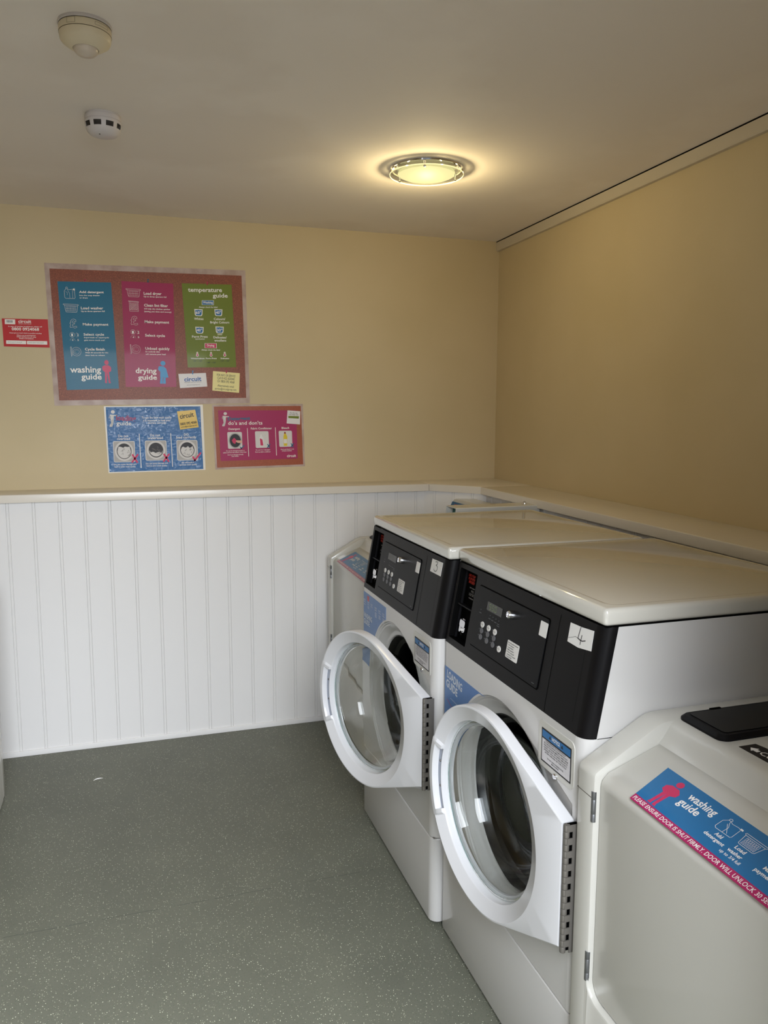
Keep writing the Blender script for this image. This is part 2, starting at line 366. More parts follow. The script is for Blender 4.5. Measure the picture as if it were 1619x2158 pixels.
# sliver of lint on the floor
bm = BM(); pts = [(-0.018, -0.008), (-0.012, -0.002), (-0.002, 0.001), (0.008, 0.004), (0.017, 0.004)]
for i, (a, b) in enumerate(zip(pts[:-1], pts[1:])):
    h0 = 0.001+0.003*sin(pi*i/4); h1 = 0.001+0.003*sin(pi*(i+1)/4)
    face(bm, [(a[0], a[1]-0.0013, 0.0004), (b[0], b[1]-0.0013, 0.0004), (b[0], b[1], h1), (a[0], a[1], h0)]); face(bm, [(a[0], a[1], h0), (b[0], b[1], h1), (b[0], b[1]+0.0013, 0.0004), (a[0], a[1]+0.0013, 0.0004)])
tag(obj('paper_scrap', bm, M_paper, None, 30, (-1.951, -0.492, 0.0)), 'tiny curled white scrap lying on the green floor near the panelled wall', 'litter')

# measured lettering and panel positions on the back wall (x, z in metres)
TX={'blue': [('Add detergent', -1.9658, 1.9533, -1.8669, 1.957, 0.0091), ('Into the soap drawer', -1.9652, 1.9413, -1.8829, 1.9447, 0.005),
          ('or drum', -1.965, 1.931, -1.9325, 1.9321, 0.0051), ('Load washer', -1.9614, 1.8862, -1.8718, 1.8895, 0.0101),
          ('Up to three quarters full', -1.9613, 1.8752, -1.8662, 1.8791, 0.0055), ('Make payment', -1.9566, 1.8187, -1.8532, 1.8217, 0.0096),
          ('Select cycle', -1.9556, 1.7765, -1.8724, 1.7787, 0.0097), ('Superwash or supercycle', -1.9545, 1.7657, -1.853, 1.7684, 0.0051),
          ('gets more muck out!', -1.9543, 1.7548, -1.871, 1.7566, 0.0051), ('Cycle finish', -1.9529, 1.7141, -1.8726, 1.7157, 0.0102),
          ('Wait 30 seconds for the', -1.9523, 1.702, -1.8585, 1.7044, 0.0051), ('door lock to release', -1.9521, 1.6908, -1.8729, 1.6928, 0.0052),
          ('washing', -2.0159, 1.6192, -1.8908, 1.6215, 0.0252), ('guide', -1.9724, 1.5908, -1.8893, 1.5921, 0.0234), ('1', -2.0047, 1.7721, -1.9982, 1.7723, 0.0106),
          ('2', -1.9817, 1.7729, -1.9751, 1.7731, 0.0106), ('4', -2.0038, 1.7526, -1.9973, 1.7528, 0.0065), ('5', -1.981, 1.7533, -1.9753, 1.7535, 0.0065)],
 'card': [('circuit', -1.5416, 1.5883, -1.4663, 1.5928, 0.0182)],
 'card2': [('Managed Laundry Systems', -1.5403, 1.5815, -1.4662, 1.5864, 0.0043), ('www.circuitgroup.com', -1.5314, 1.5702, -1.4736, 1.5741, 0.0043)],
 'dos': [("do's and don'ts", -1.3517, 1.3948, -1.1943, 1.3962, 0.0157), ('Detergent', -1.3503, 1.3712, -1.2981, 1.3721, 0.009),
         ('Fabric Conditioner', -1.248, 1.3733, -1.1506, 1.3744, 0.0091), ('Bleach', -1.1042, 1.3751, -1.0686, 1.3759, 0.0092),
         ('circuit', -1.0805, 1.243, -1.0375, 1.2436, 0.0128), ('Do use the detergent powder or', -1.3627, 1.2731, -1.2788, 1.2744, 0.0048),
         ('tablets and into the bottom of the drum', -1.3777, 1.2648, -1.2707, 1.2669, 0.0048),
         ("Don't put detergent directly", -1.3567, 1.2547, -1.2848, 1.2565, 0.0048), ('onto clothes', -1.3389, 1.2479, -1.307, 1.2489, 0.0048),
         ('Do use 2 in 1 detergent', -1.2269, 1.2758, -1.1599, 1.2764, 0.0048), ("Don't use fabric conditioner", -1.2294, 1.2664, -1.158, 1.2672, 0.0048),
         ("Don't use bleach in any", -1.1099, 1.2773, -1.0468, 1.2789, 0.0049), ('of these machines', -1.1041, 1.27, -1.0572, 1.2709, 0.0049)],
 'dos_card': [('For info, tips', -1.064, 1.4482, -1.0288, 1.446, 0.0063), ('and help visit', -1.0699, 1.441, -1.0245, 1.4383, 0.0063)],
 'dos_teal': [('Detergent', -1.3521, 1.4153, -1.2506, 1.4181, 0.014)],
 'green': [('temperature', -1.5143, 1.9807, -1.3659, 1.9866, 0.0177), ('guide', -1.4073, 1.961, -1.3411, 1.9636, 0.0169),
           ('Washing', -1.4506, 1.9329, -1.408, 1.9343, 0.0094), ('Always check the label', -1.4693, 1.9134, -1.3877, 1.9164, 0.006),
           ('60°', -1.4834, 1.886, -1.46, 1.8869, 0.0114), ('40°', -1.3957, 1.8895, -1.3724, 1.8905, 0.0116), ('40°', -1.4807, 1.8095, -1.4575, 1.8103, 0.0115),
           ('30°', -1.3927, 1.8125, -1.3683, 1.8133, 0.0116), ('Whites', -1.4911, 1.8598, -1.4504, 1.8613, 0.0095),
           ('Colours/', -1.4051, 1.8623, -1.3539, 1.8643, 0.0096), ('Bright Colours', -1.4214, 1.8472, -1.3364, 1.8498, 0.0095),
           ('Perm Press', -1.5024, 1.7817, -1.4338, 1.7839, 0.0095), ('(synthetics)', -1.4879, 1.7742, -1.4478, 1.7754, 0.005),
           ('Delicates/', -1.4086, 1.7817, -1.3498, 1.7827, 0.0096), ('woollens', -1.4051, 1.7679, -1.3522, 1.7695, 0.0096),
           ('Drying', -1.4382, 1.7455, -1.4056, 1.7459, 0.0095), ('Always check the label', -1.4628, 1.7266, -1.3806, 1.728, 0.0061),
           ('Whites/colours', -1.5107, 1.6874, -1.45, 1.6888, 0.006), ('Perm Press', -1.4442, 1.6892, -1.396, 1.6903, 0.0061),
           ('Delicates', -1.3787, 1.6907, -1.3405, 1.6916, 0.0061)],
 'green_dark': [('150° - 160°', -1.4992, 1.6765, -1.4601, 1.6774, 0.0066), ('140° - 150°', -1.4391, 1.6708, -1.3995, 1.6716, 0.0066),
                ('110° - 130°', -1.3784, 1.6792, -1.3387, 1.6801, 0.0067)],
 'load': [('guide', -1.8369, 1.394, -1.7742, 1.3933, 0.0182), ('To get the best wash quality', -1.7296, 1.4229, -1.601, 1.4242, 0.0089),
          ('it is important to load your', -1.7243, 1.4101, -1.6058, 1.4116, 0.0089), ('machine correctly', -1.7046, 1.3997, -1.6251, 1.4002, 0.0089),
          ('Do not', -1.8318, 1.3414, -1.788, 1.342, 0.0106), ('overload', -1.8371, 1.3296, -1.7822, 1.3295, 0.0106), ('Do not', -1.6964, 1.3444, -1.653, 1.3447, 0.0108),
          ('underload', -1.7069, 1.3319, -1.6417, 1.3326, 0.0108), ('DO', -1.5495, 1.3459, -1.5296, 1.3464, 0.0109),
          ('load correctly', -1.5831, 1.3337, -1.4957, 1.3346, 0.0109), ('this can cause damage and', -1.8557, 1.2187, -1.7591, 1.2185, 0.0066),
          ('lead to poor wash quality', -1.8516, 1.2082, -1.7623, 1.208, 0.0065), ('this can cause damage and', -1.7199, 1.2199, -1.6238, 1.2213, 0.0067),
          ('lead to poor wash quality', -1.7159, 1.2102, -1.6274, 1.2101, 0.0066), ('this will result in', -1.5642, 1.2218, -1.5082, 1.2224, 0.0068),
          ('optimum wash quality', -1.5743, 1.2119, -1.4959, 1.213, 0.0067)],
 'load_card': [('circuit', -1.5644, 1.4221, -1.5035, 1.4333, 0.0199), ('0800 092 4068', -1.5638, 1.3928, -1.4924, 1.4024, 0.0109),
               ('service@circuitgroup.com', -1.5611, 1.382, -1.4912, 1.3918, 0.0054)],
 'load_pink': [('loading', -1.8374, 1.4161, -1.7542, 1.4122, 0.022)],
 'note': [('FOR INFO OR SERVICE', -1.3978, 1.6155, -1.3149, 1.6105, 0.0098), ('Call 01422 820040', -1.3955, 1.6015, -1.3186, 1.5963, 0.0108),
          ('Or 0800 092 4068', -1.3959, 1.5874, -1.3196, 1.5821, 0.0108), ('Alternatively email', -1.3955, 1.5682, -1.3224, 1.5627, 0.0097),
          ('service@circuitgroup.com', -1.4081, 1.5544, -1.3112, 1.5494, 0.0093)],
 'pink': [('Load dryer', -1.7027, 1.959, -1.6277, 1.961, 0.0112), ('Up to three quarters full', -1.7031, 1.9485, -1.6078, 1.9501, 0.0056),
          ('Clean lint filter', -1.7028, 1.9088, -1.6024, 1.9103, 0.0112), ("It'll help dry clothes quicker", -1.7025, 1.8966, -1.5925, 1.8982, 0.0057),
          ('(saving you time and money)', -1.7029, 1.8854, -1.5886, 1.8865, 0.0056), ('Make payment', -1.7029, 1.8388, -1.5995, 1.8394, 0.0109),
          ('Select cycle', -1.703, 1.7806, -1.6188, 1.7809, 0.0109), ('Unload quickly', -1.7038, 1.7237, -1.6006, 1.7248, 0.011),
          ('So nobody else', -1.7042, 1.7126, -1.6432, 1.7134, 0.0057), ('will remove your load', -1.7041, 1.7019, -1.6184, 1.7028, 0.0057),
          ('drying', -1.748, 1.6217, -1.6595, 1.6221, 0.0226), ('guide', -1.739, 1.5932, -1.6587, 1.5945, 0.0203), ('1', -1.7573, 1.7918, -1.7493, 1.7921, 0.0108),
          ('2', -1.7344, 1.7921, -1.7268, 1.7923, 0.0108), ('4', -1.7557, 1.7723, -1.7488, 1.7725, 0.0066), ('5', -1.7335, 1.773, -1.7275, 1.7732, 0.0066)],
 'red': [('circuit', -2.2089, 1.8204, -2.1592, 1.8212, 0.0127), ('Managed Laundry Systems', -2.2085, 1.8154, -2.1594, 1.816, 0.002),
         ('In case of machine breakdown, please call', -2.248, 1.8027, -2.1188, 1.8053, 0.0041), ('0800 0924068', -2.2357, 1.7888, -2.1305, 1.7902, 0.0115),
         ('Please give as much detail as possible including:', -2.2452, 1.7764, -2.1208, 1.7779, 0.0035),
         ('Where you are phoning from', -2.2184, 1.7675, -2.1448, 1.7684, 0.004), ('Which machine you are using', -2.2187, 1.761, -2.1442, 1.7619, 0.004),
         ('Details of breakdown', -2.2086, 1.7544, -2.1538, 1.7548, 0.004)]}
QD={'bar': [(-2.2539, 1.8299), (-2.2303, 1.8301), (-2.2305, 1.8206), (-2.2542, 1.8201)],
 'big': [(-2.098, 2.0699), (-1.2604, 2.0866), (-1.2499, 1.4932), (-2.0851, 1.4777)],
 'bigin': [(-2.0788, 2.0479), (-1.2779, 2.0628), (-1.2668, 1.5179), (-2.0652, 1.5)],
 'blue': [(-2.0498, 1.9972), (-1.8359, 2.0036), (-1.82, 1.5533), (-2.0329, 1.5446)],
 'card': [(-1.5664, 1.6213), (-1.4458, 1.6277), (-1.441, 1.5674), (-1.561, 1.5585)],
 'dash': [(-1.3902, 1.7997), (-1.3693, 1.8004), (-1.3694, 1.7976), (-1.3902, 1.7969)],
 'dbox': [(-1.448, 1.759), (-1.3949, 1.7601), (-1.3949, 1.7383), (-1.4485, 1.7376)],
 'dl1': [(-1.2655, 1.3799), (-1.2632, 1.3799), (-1.2591, 1.2485), (-1.2617, 1.2485)],
 'dl2': [(-1.1352, 1.3824), (-1.1329, 1.3824), (-1.1289, 1.2515), (-1.1315, 1.2516)],
 'dosI': [(-1.4144, 1.4773), (-1.0123, 1.4828), (-1.0031, 1.2074), (-1.4057, 1.1993)],
 'dosO': [(-1.4216, 1.4856), (-1.0025, 1.4924), (-0.9943, 1.1985), (-1.414, 1.1904)],
 'dosP': [(-1.396, 1.4607), (-1.0345, 1.4621), (-1.029, 1.2356), (-1.3889, 1.2291)],
 'doscard': [(-1.0755, 1.4619), (-1.0149, 1.4576), (-1.0167, 1.3959), (-1.0806, 1.4009)],
 'dospill': [(-1.0723, 1.4359), (-1.0216, 1.4345), (-1.0226, 1.4233), (-1.0724, 1.4261)],
 'dpa': [(-1.3566, 1.3619), (-1.2898, 1.3622), (-1.2885, 1.2865), (-1.3541, 1.2849)],
 'dpb': [(-1.2297, 1.365), (-1.1666, 1.3653), (-1.1649, 1.2885), (-1.2267, 1.2872)],
 'dpc': [(-1.1189, 1.3666), (-1.0561, 1.3669), (-1.054, 1.292), (-1.1161, 1.2909)],
 'green': [(-1.5407, 2.0159), (-1.3232, 2.021), (-1.3095, 1.6557), (-1.5243, 1.6503)],
 'll1': [(-1.7442, 1.3566), (-1.7414, 1.3566), (-1.7374, 1.2046), (-1.7406, 1.2046)],
 'll2': [(-1.6088, 1.358), (-1.6059, 1.358), (-1.6022, 1.2072), (-1.6051, 1.2073)],
 'loadI': [(-1.8785, 1.4725), (-1.4746, 1.4782), (-1.4678, 1.194), (-1.8735, 1.1883)],
 'loadO': [(-1.8861, 1.476), (-1.4634, 1.4858), (-1.4582, 1.1901), (-1.8779, 1.1833)],
 'loadcard': [(-1.5772, 1.4551), (-1.4973, 1.463), (-1.4839, 1.3842), (-1.5658, 1.3738)],
 'lpa': [(-1.855, 1.3241), (-1.7631, 1.3239), (-1.7626, 1.2312), (-1.8538, 1.2306)],
 'lpb': [(-1.7201, 1.3257), (-1.6273, 1.3262), (-1.6263, 1.2366), (-1.7188, 1.2365)],
 'lpc': [(-1.5839, 1.327), (-1.4914, 1.3269), (-1.4893, 1.235), (-1.5825, 1.2343)],
 'note': [(-1.4141, 1.6367), (-1.2939, 1.6294), (-1.2989, 1.5403), (-1.4193, 1.5496)],
 'pink': [(-1.7931, 2.0118), (-1.5773, 2.012), (-1.5763, 1.5636), (-1.7921, 1.5608)],
 'red': [(-2.2713, 1.8359), (-2.0946, 1.8387), (-2.0926, 1.7215), (-2.269, 1.722)],
 'redA': [(-2.2602, 1.8332), (-2.2207, 1.8336), (-2.2211, 1.8138), (-2.2608, 1.8132)],
 'redB': [(-2.2593, 1.747), (-2.183, 1.7472), (-2.1837, 1.7331), (-2.2598, 1.7327)],
 'redC': [(-2.1799, 1.747), (-2.1014, 1.7483), (-2.1013, 1.7337), (-2.1803, 1.7332)],
 'wbox': [(-1.4557, 1.9463), (-1.4031, 1.9487), (-1.4036, 1.9277), (-1.4562, 1.9262)]}
IC={'det':((-2.0249, 1.9765),(-1.9826, 1.9286)),'basket':((-2.0313, 1.9059),(-1.9708, 1.8721)),'pound':((-2.0081, 1.8443),(-1.9809, 1.8063)),'circ':((-2.0117, 1.788),(-1.9749, 1.7512)),'door':((-2.0111, 1.7282),(-1.97, 1.6876)),'fig':((-1.8859, 1.6756),(-1.8492, 1.5762)),'pbasket':((-1.7766, 1.9814),(-1.7152, 1.9479)),'plint':((-1.7676, 1.9299),(-1.7254, 1.8868)),'ppound':((-1.7599, 1.8662),(-1.7316, 1.8275)),'pcirc':((-1.7642, 1.8087),(-1.7271, 1.7716)),'pdoor':((-1.7681, 1.7449),(-1.726, 1.7042)),'pfig':((-1.6537, 1.6773),(-1.6093, 1.5771)),'t60':((-1.4893, 1.9076),(-1.4532, 1.8772)),'t40':((-1.4015, 1.9108),(-1.3663, 1.8807)),'t40b':((-1.4869, 1.8305),(-1.4509, 1.8012)),'t30':((-1.3985, 1.8349),(-1.3621, 1.8046)),'th1':((-1.4873, 1.7202),(-1.4754, 1.699)),'th2':((-1.427, 1.7218),(-1.4148, 1.7005)),'th3':((-1.3665, 1.7233),(-1.3536, 1.702)),'lfig':((-1.8665, 1.46),(-1.833, 1.3866)),'x1':((-1.7794, 1.2653),(-1.7498, 1.228)),'x2':((-1.6444, 1.2656),(-1.615, 1.2303)),'tick':((-1.5154, 1.2685),(-1.4774, 1.2296)),'dfig':((-1.3796, 1.453),(-1.3477, 1.3878)),'dt':((-1.2995, 1.3008),(-1.28, 1.2835)),'dx1':((-1.1747, 1.3053),(-1.1591, 1.2873)),'dx2':((-1.0633, 1.3077),(-1.0476, 1.289)),'pin1':((-1.9451, 2.0123),(-1.9357, 2.0015)),'pin2':((-1.6885, 2.0272),(-1.6787, 2.0103)),'pin3':((-1.4345, 2.0291),(-1.4261, 2.0122)),'pin4':((-1.5095, 1.6377),(-1.4988, 1.6189)),'pin5':((-1.3588, 1.6418),(-1.3502, 1.6266)),
}
# ================================================================== POSTERS ON THE BACK WALL (printed sheets; layers stand 0.4 mm apart)
def W(u, v, d): return (u, -d, v)
PR = dict(rough=0.45, coat=0.05, spec=0.35)
def pmat(n, rgb, **k): return mat('print_'+n, rgb, **{**PR, **k})
M_cork = cork_material('printed_cork', (118, 56, 30), (148, 78, 46), (190, 118, 84))
M_cork2 = cork_material('printed_cork_plain', (150, 74, 44), (165, 84, 52), (172, 92, 60))
M_wood = vary(pmat('wood_frame', (192, 172, 162)), (172, 148, 136), 14, 0.4, 0.6)
M_teal = pmat('teal', (14, 104, 136)); M_mag = pmat('magenta', (160, 30, 80)); M_grn = pmat('green', (110, 124, 22))
M_red = pmat('red', (188, 30, 30)); M_blue = pmat('blue', (44, 112, 168)); M_txt = pmat('text_white', (240, 236, 228)); M_yel = pmat('note_yellow', (240, 228, 158))
M_card = pmat('card_white', (226, 222, 220)); M_bt = pmat('logo_blue', (34, 92, 160)); M_dk = pmat('dark_ink', (52, 44, 40)); M_figb = pmat('figure_blue', (60, 150, 205)); M_figp = pmat('figure_pink', (205, 52, 96)); M_figw = pmat('figure_white', (214, 210, 204))
M_orange = pmat('sticky_gold', (228, 192, 92)); M_pg = pmat('photo_grey', (176, 172, 168)); M_pd = pmat('photo_dark', (44, 40, 42)); M_pl = pmat('photo_light', (214, 210, 206)); M_pg2 = pmat('photo_mid', (120, 114, 110))
def sheet(name, q, m, p, d0, d1): return flat(name, m, p, lambda bm: slab(bm, q, W, d0, d1))
def lettering(keys, m, p, d, bold=0.02, name='lettering'):
    for k in keys:
        for s, x0, z0, x1, z1, cap in TX[k]: flat(name, m, p, lambda bm: text(bm, s, (x0, z0), (x1, z1), cap, W, d, bold))
def ring(outer, inner): return outer, inner
def framed(name, qo, qi, m, p, d):
    def b(bm): holes(bm, qo, [qi], lambda u, v: W(u, v, d))
    return flat(name, m, p, b)
def box2(k): (x0, z0), (x1, z1) = IC[k]; return x0, x1, z1, z0     # left, right, bottom, top
def lerp(k, pts):
    x0, x1, z0, z1 = box2(k); return [(x0+(x1-x0)*a, z0+(z1-z0)*b) for a, b in pts]
LW = 0.0009
def icon_basket(bm, k, d):
    stroke(bm, lerp(k, [(0, .92), (.02, 1), (.98, .97), (1, .88), (.9, .8), (.1, .84)]), LW, W, d, True)
    stroke(bm, lerp(k, [(.08, .84), (.16, .08), (.2, 0), (.84, 0), (.88, .08), (.94, .8)]), LW, W, d)
    for i in range(9):
        a = .2+.6*i/8; stroke(bm, lerp(k, [(a, .68), (a, .16)]), LW*.6, W, d)
    for b_ in (.68, .42, .16): stroke(bm, lerp(k, [(.17, b_), (.85, b_)]), LW*.6, W, d)
def icon_det(bm, k, d):
    stroke(bm, lerp(k, [(.17, .84), (.0, .62), (.02, .1), (.12, 0), (.95, .02), (1, .1), (.95, .76), (.78, .8), (.45, .76), (.3, .84)]), LW, W, d, True)
    stroke(bm, lerp(k, [(.17, .84), (.16, .95), (.24, 1), (.32, .94), (.3, .84)]), LW, W, d)
    stroke(bm, lerp(k, [(.3, .8), (.36, .66), (.5, .45), (.5, .04)]), LW*.7, W, d); stroke(bm, lerp(k, [(.78, .74), (.78, .05)]), LW*.7, W, d)
    stroke(bm, lerp(k, [(.12, .6), (.3, .5), (.28, .3)]), LW*.6, W, d); slab(bm, lerp(k, [(.8, .76), (1, .7), (1, .88), (.85, .88)]), W, d-0.0001, d)
def icon_pound(bm, k, d):
    stroke(bm, lerp(k, [(.9, .72), (.88, .9), (.6, 1), (.3, .95), (.12, .78), (.14, .6), (.0, .58), (.0, .46), (.14, .44), (.1, .3), (.0, .2), (.06, .04), (.3, .1), (.7, 0), (1, .08), (.96, .22), (.6, .18), (.36, .24), (.42, .44), (.7, .46), (.68, .58), (.38, .6), (.36, .74), (.5, .82), (.66, .76), (.7, .68)]), LW, W, d, True)
def icon_circles(bm, k, d):
    n = 20
    def arc(cx, cy, r, a0, a1): return [(cx+r*cos(a0+(a1-a0)*i/n), cy+r*sin(a0+(a1-a0)*i/n)) for i in range(n+1)]
    stroke(bm, lerp(k, arc(.29, .72, .27, 0, 2*pi)), LW, W, d); stroke(bm, lerp(k, arc(.9, .72, .27, pi*.6, pi*1.4)), LW, W, d)
    stroke(bm, lerp(k, arc(.3, .06, .27, 0.0, pi)), LW, W, d); stroke(bm, lerp(k, arc(.92, .06, .27, pi*.6, pi)), LW, W, d)
def icon_door(bm, k, d):
    n = 24
    def arc(cx, cy, r, a0, a1, sx=1.0): return [(cx+r*sx*cos(a0+(a1-a0)*i/n), cy+r*sin(a0+(a1-a0)*i/n)) for i in range(n+1)]
    stroke(bm, lerp(k, arc(.58, .5, .45, -2.4, 2.4)), LW, W, d); stroke(bm, lerp(k, arc(.58, .5, .28, 0, 2*pi)), LW*.7, W, d); stroke(bm, lerp(k, arc(.58, .5, .16, 0.5, 4.9)), LW*.5, W, d)
    stroke(bm, lerp(k, [(.02, .98), (.1, .98), (.16, .1), (.08, 0)]), LW, W, d, True); stroke(bm, lerp(k, [(.24, .84), (.24, .16)]), LW*.7, W, d)
def figure(bm, k, d, pose):
    slab(bm, lerp(k, circ(.5, .89, .24, 24, .105)), W, d-0.0002, d)
    if pose == 'arms':
        slab(bm, lerp(k, [(.25, .77), (.75, .77), (1, .68), (.98, .52), (.72, .47), (.28, .47), (.02, .56), (.0, .70)]), W, d-0.0002, d)
        slab(bm, lerp(k, [(.27, .47), (.5, .47), (.46, .06), (.48, .0), (.26, .0), (.26, .06)]), W, d-0.0002, d); slab(bm, lerp(k, [(.52, .47), (.74, .47), (.84, .06), (.92, .0), (.68, .0), (.66, .06)]), W, d-0.0002, d)
    elif pose == 'cape':
        slab(bm, lerp(k, [(.1, .76), (.55, .76), (.8, .66), (1, .28), (.75, .26), (.2, .28), (.22, .52), (.0, .62)]), W, d-0.0002, d)
        slab(bm, lerp(k, [(.22, .28), (.44, .28), (.42, .0), (.16, .0)]), W, d-0.0002, d); slab(bm, lerp(k, [(.5, .28), (.72, .28), (.72, .0), (.44, .0)]), W, d-0.0002, d)
    else:
        slab(bm, lerp(k, [(.12, .74), (1, .70), (1, .65), (.6, .64), (.56, .46), (.2, .46), (.18, .62)]), W, d-0.0002, d)
        stroke(bm, lerp(k, [(.16, .7), (.02, .58), (.2, .5)]), 0.0022, W, d)
        slab(bm, lerp(k, [(.2, .46), (.44, .46), (.28, .06), (.26, .0), (.02, .02), (.06, .1), (.24, .24)]), W, d-0.0002, d); slab(bm, lerp(k, [(.4, .46), (.58, .46), (.5, .2), (.36, .0), (.24, .04)]), W, d-0.0002, d)
def shp(name, m, p, k, pose, d):
    return flat(name, m, p, lambda bm: figure(bm, k, d, pose))
def cross(bm, k, d, w=0.006):
    stroke(bm, lerp(k, [(.12, .1), (.9, .92)]), w, W, d); stroke(bm, lerp(k, [(.2, .92), (.8, .08)]), w, W, d)
def tick(bm, k, d, w=0.006): stroke(bm, lerp(k, [(.08, .5), (.28, .14), (.95, .95)]), w, W, d)
def pin(p, k, m):
    x0, x1, z0, z1 = box2(k); cx, cz = (x0+x1)/2, (z0+z1)/2
    bm = BM()
    slab(bm, circ(cx, z0+0.004, 0.0028, 12), W, 0.0018, 0.0021); slab(bm, circ(cx+0.001, z1-0.003, 0.0036, 12, 0.0022), W, 0.0018, 0.0021); slab(bm, [(cx-.0014, z0+.003), (cx+.0014, z0+.003), (cx+.0018, z1-.003), (cx-.0014, z1-.003)], W, 0.0018, 0.0021)
    obj('printed_pin', bm, m, p, smooth=0)

# --- large guide board poster
P = thing('poster', 'large cork-look poster with blue, pink and green laundry guide panels', 'poster', (0, 0, 0), group=None)
sheet('cork_background', QD['big'], M_cork, P, 0.0006, 0.0010)
framed('printed_frame', QD['big'], QD['bigin'], M_wood, P, 0.0013)
bpn = sheet('washing_panel', QD['blue'], M_teal, P, 0.0010, 0.0014)
lettering(['blue'], M_txt, bpn, 0.0019)
for n_, fn_, k_, p_ in (('detergent_icon', icon_det, 'det', bpn), ('basket_icon', icon_basket, 'basket', bpn), ('payment_icon', icon_pound, 'pound', bpn), ('cycle_icon', icon_circles, 'circ', bpn), ('door_icon', icon_door, 'door', bpn)):
    flat(n_, M_txt, p_, lambda bm: fn_(bm, k_, .0019))
shp('printed_figure', M_figp, bpn, 'fig', 'arms', 0.0019)
ppn = sheet('drying_panel', QD['pink'], M_mag, P, 0.0010, 0.0014)
lettering(['pink'], M_txt, ppn, 0.0019)
for n_, fn_, k_, p_ in (('basket_icon', icon_basket, 'pbasket', ppn), ('payment_icon', icon_pound, 'ppound', ppn), ('cycle_icon', icon_circles, 'pcirc', ppn), ('door_icon', icon_door, 'pdoor', ppn)):
    flat(n_, M_txt, p_, lambda bm: fn_(bm, k_, .0019))
def b(bm):
    stroke(bm, lerp('plint', [(0, 1), (1, .96), (1, .9), (.04, .94)]), LW, W, .0019, True); stroke(bm, lerp('plint', [(.08, .9), (.1, 0), (.96, 0), (.94, .88)]), LW, W, .0019)
    for i in range(9):
        t = i/8
        stroke(bm, lerp('plint', [(.14, .12+.7*t), (.14+.7*(1-t), .84-.0*t)] if t < 1 else [(.14, .8), (.2, .84)]), LW*.6, W, .0019)
        stroke(bm, lerp('plint', [(.14+.7*t, .1), (.9, .1+.7*(1-t))]), LW*.6, W, .0019)
flat('lint_filter_icon', M_txt, ppn, b)
shp('printed_figure', M_figb, ppn, 'pfig', 'cape', 0.0019)
gpn = sheet('temperature_panel', QD['green'], M_grn, P, 0.0010, 0.0014)
lettering(['green'], M_txt, gpn, 0.0023)
lettering(['green_dark'], pmat('dark_green_text', (58, 72, 30)), gpn, 0.0019, name='dark_lettering')
def inset(q, k):
    cx = sum(p[0] for p in q)/len(q); cz = sum(p[1] for p in q)/len(q); return [(cx+(x-cx)*k, cz+(z-cz)*k*0.96) for x, z in q]
def b(bm, k):
    if k[0] == 't' and k[1] != 'h': slab(bm, lerp(k, [(0, 1), (.04, .25), (.12, .05), (.25, 0), (.75, 0), (.88, .05), (.96, .25), (1, 1), (.9, .98), (.1, .98)]), W, .0015, .0017)
    elif k in QD: slab(bm, QD[k], W, .0015, .0017)
    else: slab(bm, lerp(k, circ(.5, .3, .5, 20, .3)), W, .0015, .0017); slab(bm, lerp(k, rrect(.2, .8, .3, 1, .2)), W, .00151, .00171)
for k in ('t60', 't40', 't40b', 't30', 'wbox', 'dbox', 'dash', 'th1', 'th2', 'th3'): flat('wash_tub_symbol' if k in ('t60', 't40', 't40b', 't30') else 'thermometer_symbol' if k[:2] == 'th' else 'heading_box', M_txt, gpn, lambda bm: b(bm, k))
def b(bm, k):
    if k != 'wbox': slab(bm, lerp(k, [(.1, .88), (.14, .28), (.2, .14), (.3, .09), (.7, .09), (.8, .14), (.86, .28), (.9, .88), (.7, .84), (.5, .9), (.3, .84)]), W, .0018, .0020)
    else: slab(bm, inset(QD['wbox'], .93), W, .0018, .0020)
for k in ('t60', 't40', 't40b', 't30', 'wbox'): flat('blue_fill', M_blue, gpn, lambda bm: b(bm, k))
def b(bm, k):
    if k == 'dbox': slab(bm, inset(QD['dbox'], .93), W, .0018, .0020)
    else: slab(bm, lerp(k, circ(.5, .3, .32, 16, .2)), W, .0018, .0020); slab(bm, lerp(k, [(.4, .3), (.6, .3), (.6, .85), (.4, .85)]), W, .00181, .00201)
for k in ('dbox', 'th1', 'th2', 'th3'): flat('red_fill', M_figp, gpn, lambda bm: b(bm, k))
cpn = sheet('business_card', QD['card'], M_card, P, 0.0010, 0.0014); lettering(['card'], M_bt, cpn, 0.0017, .03); lettering(['card2'], M_dk, cpn, 0.0018, .0, 'small_lettering')
npn = sheet('yellow_note', QD['note'], M_yel, P, 0.0010, 0.0014); lettering(['note'], M_dk, npn, 0.0018, .0)
for k, m in (('pin1', M_figp), ('pin2', M_teal), ('pin3', M_figp), ('pin4', M_figb), ('pin5', M_figp)): pin(P, k, m)

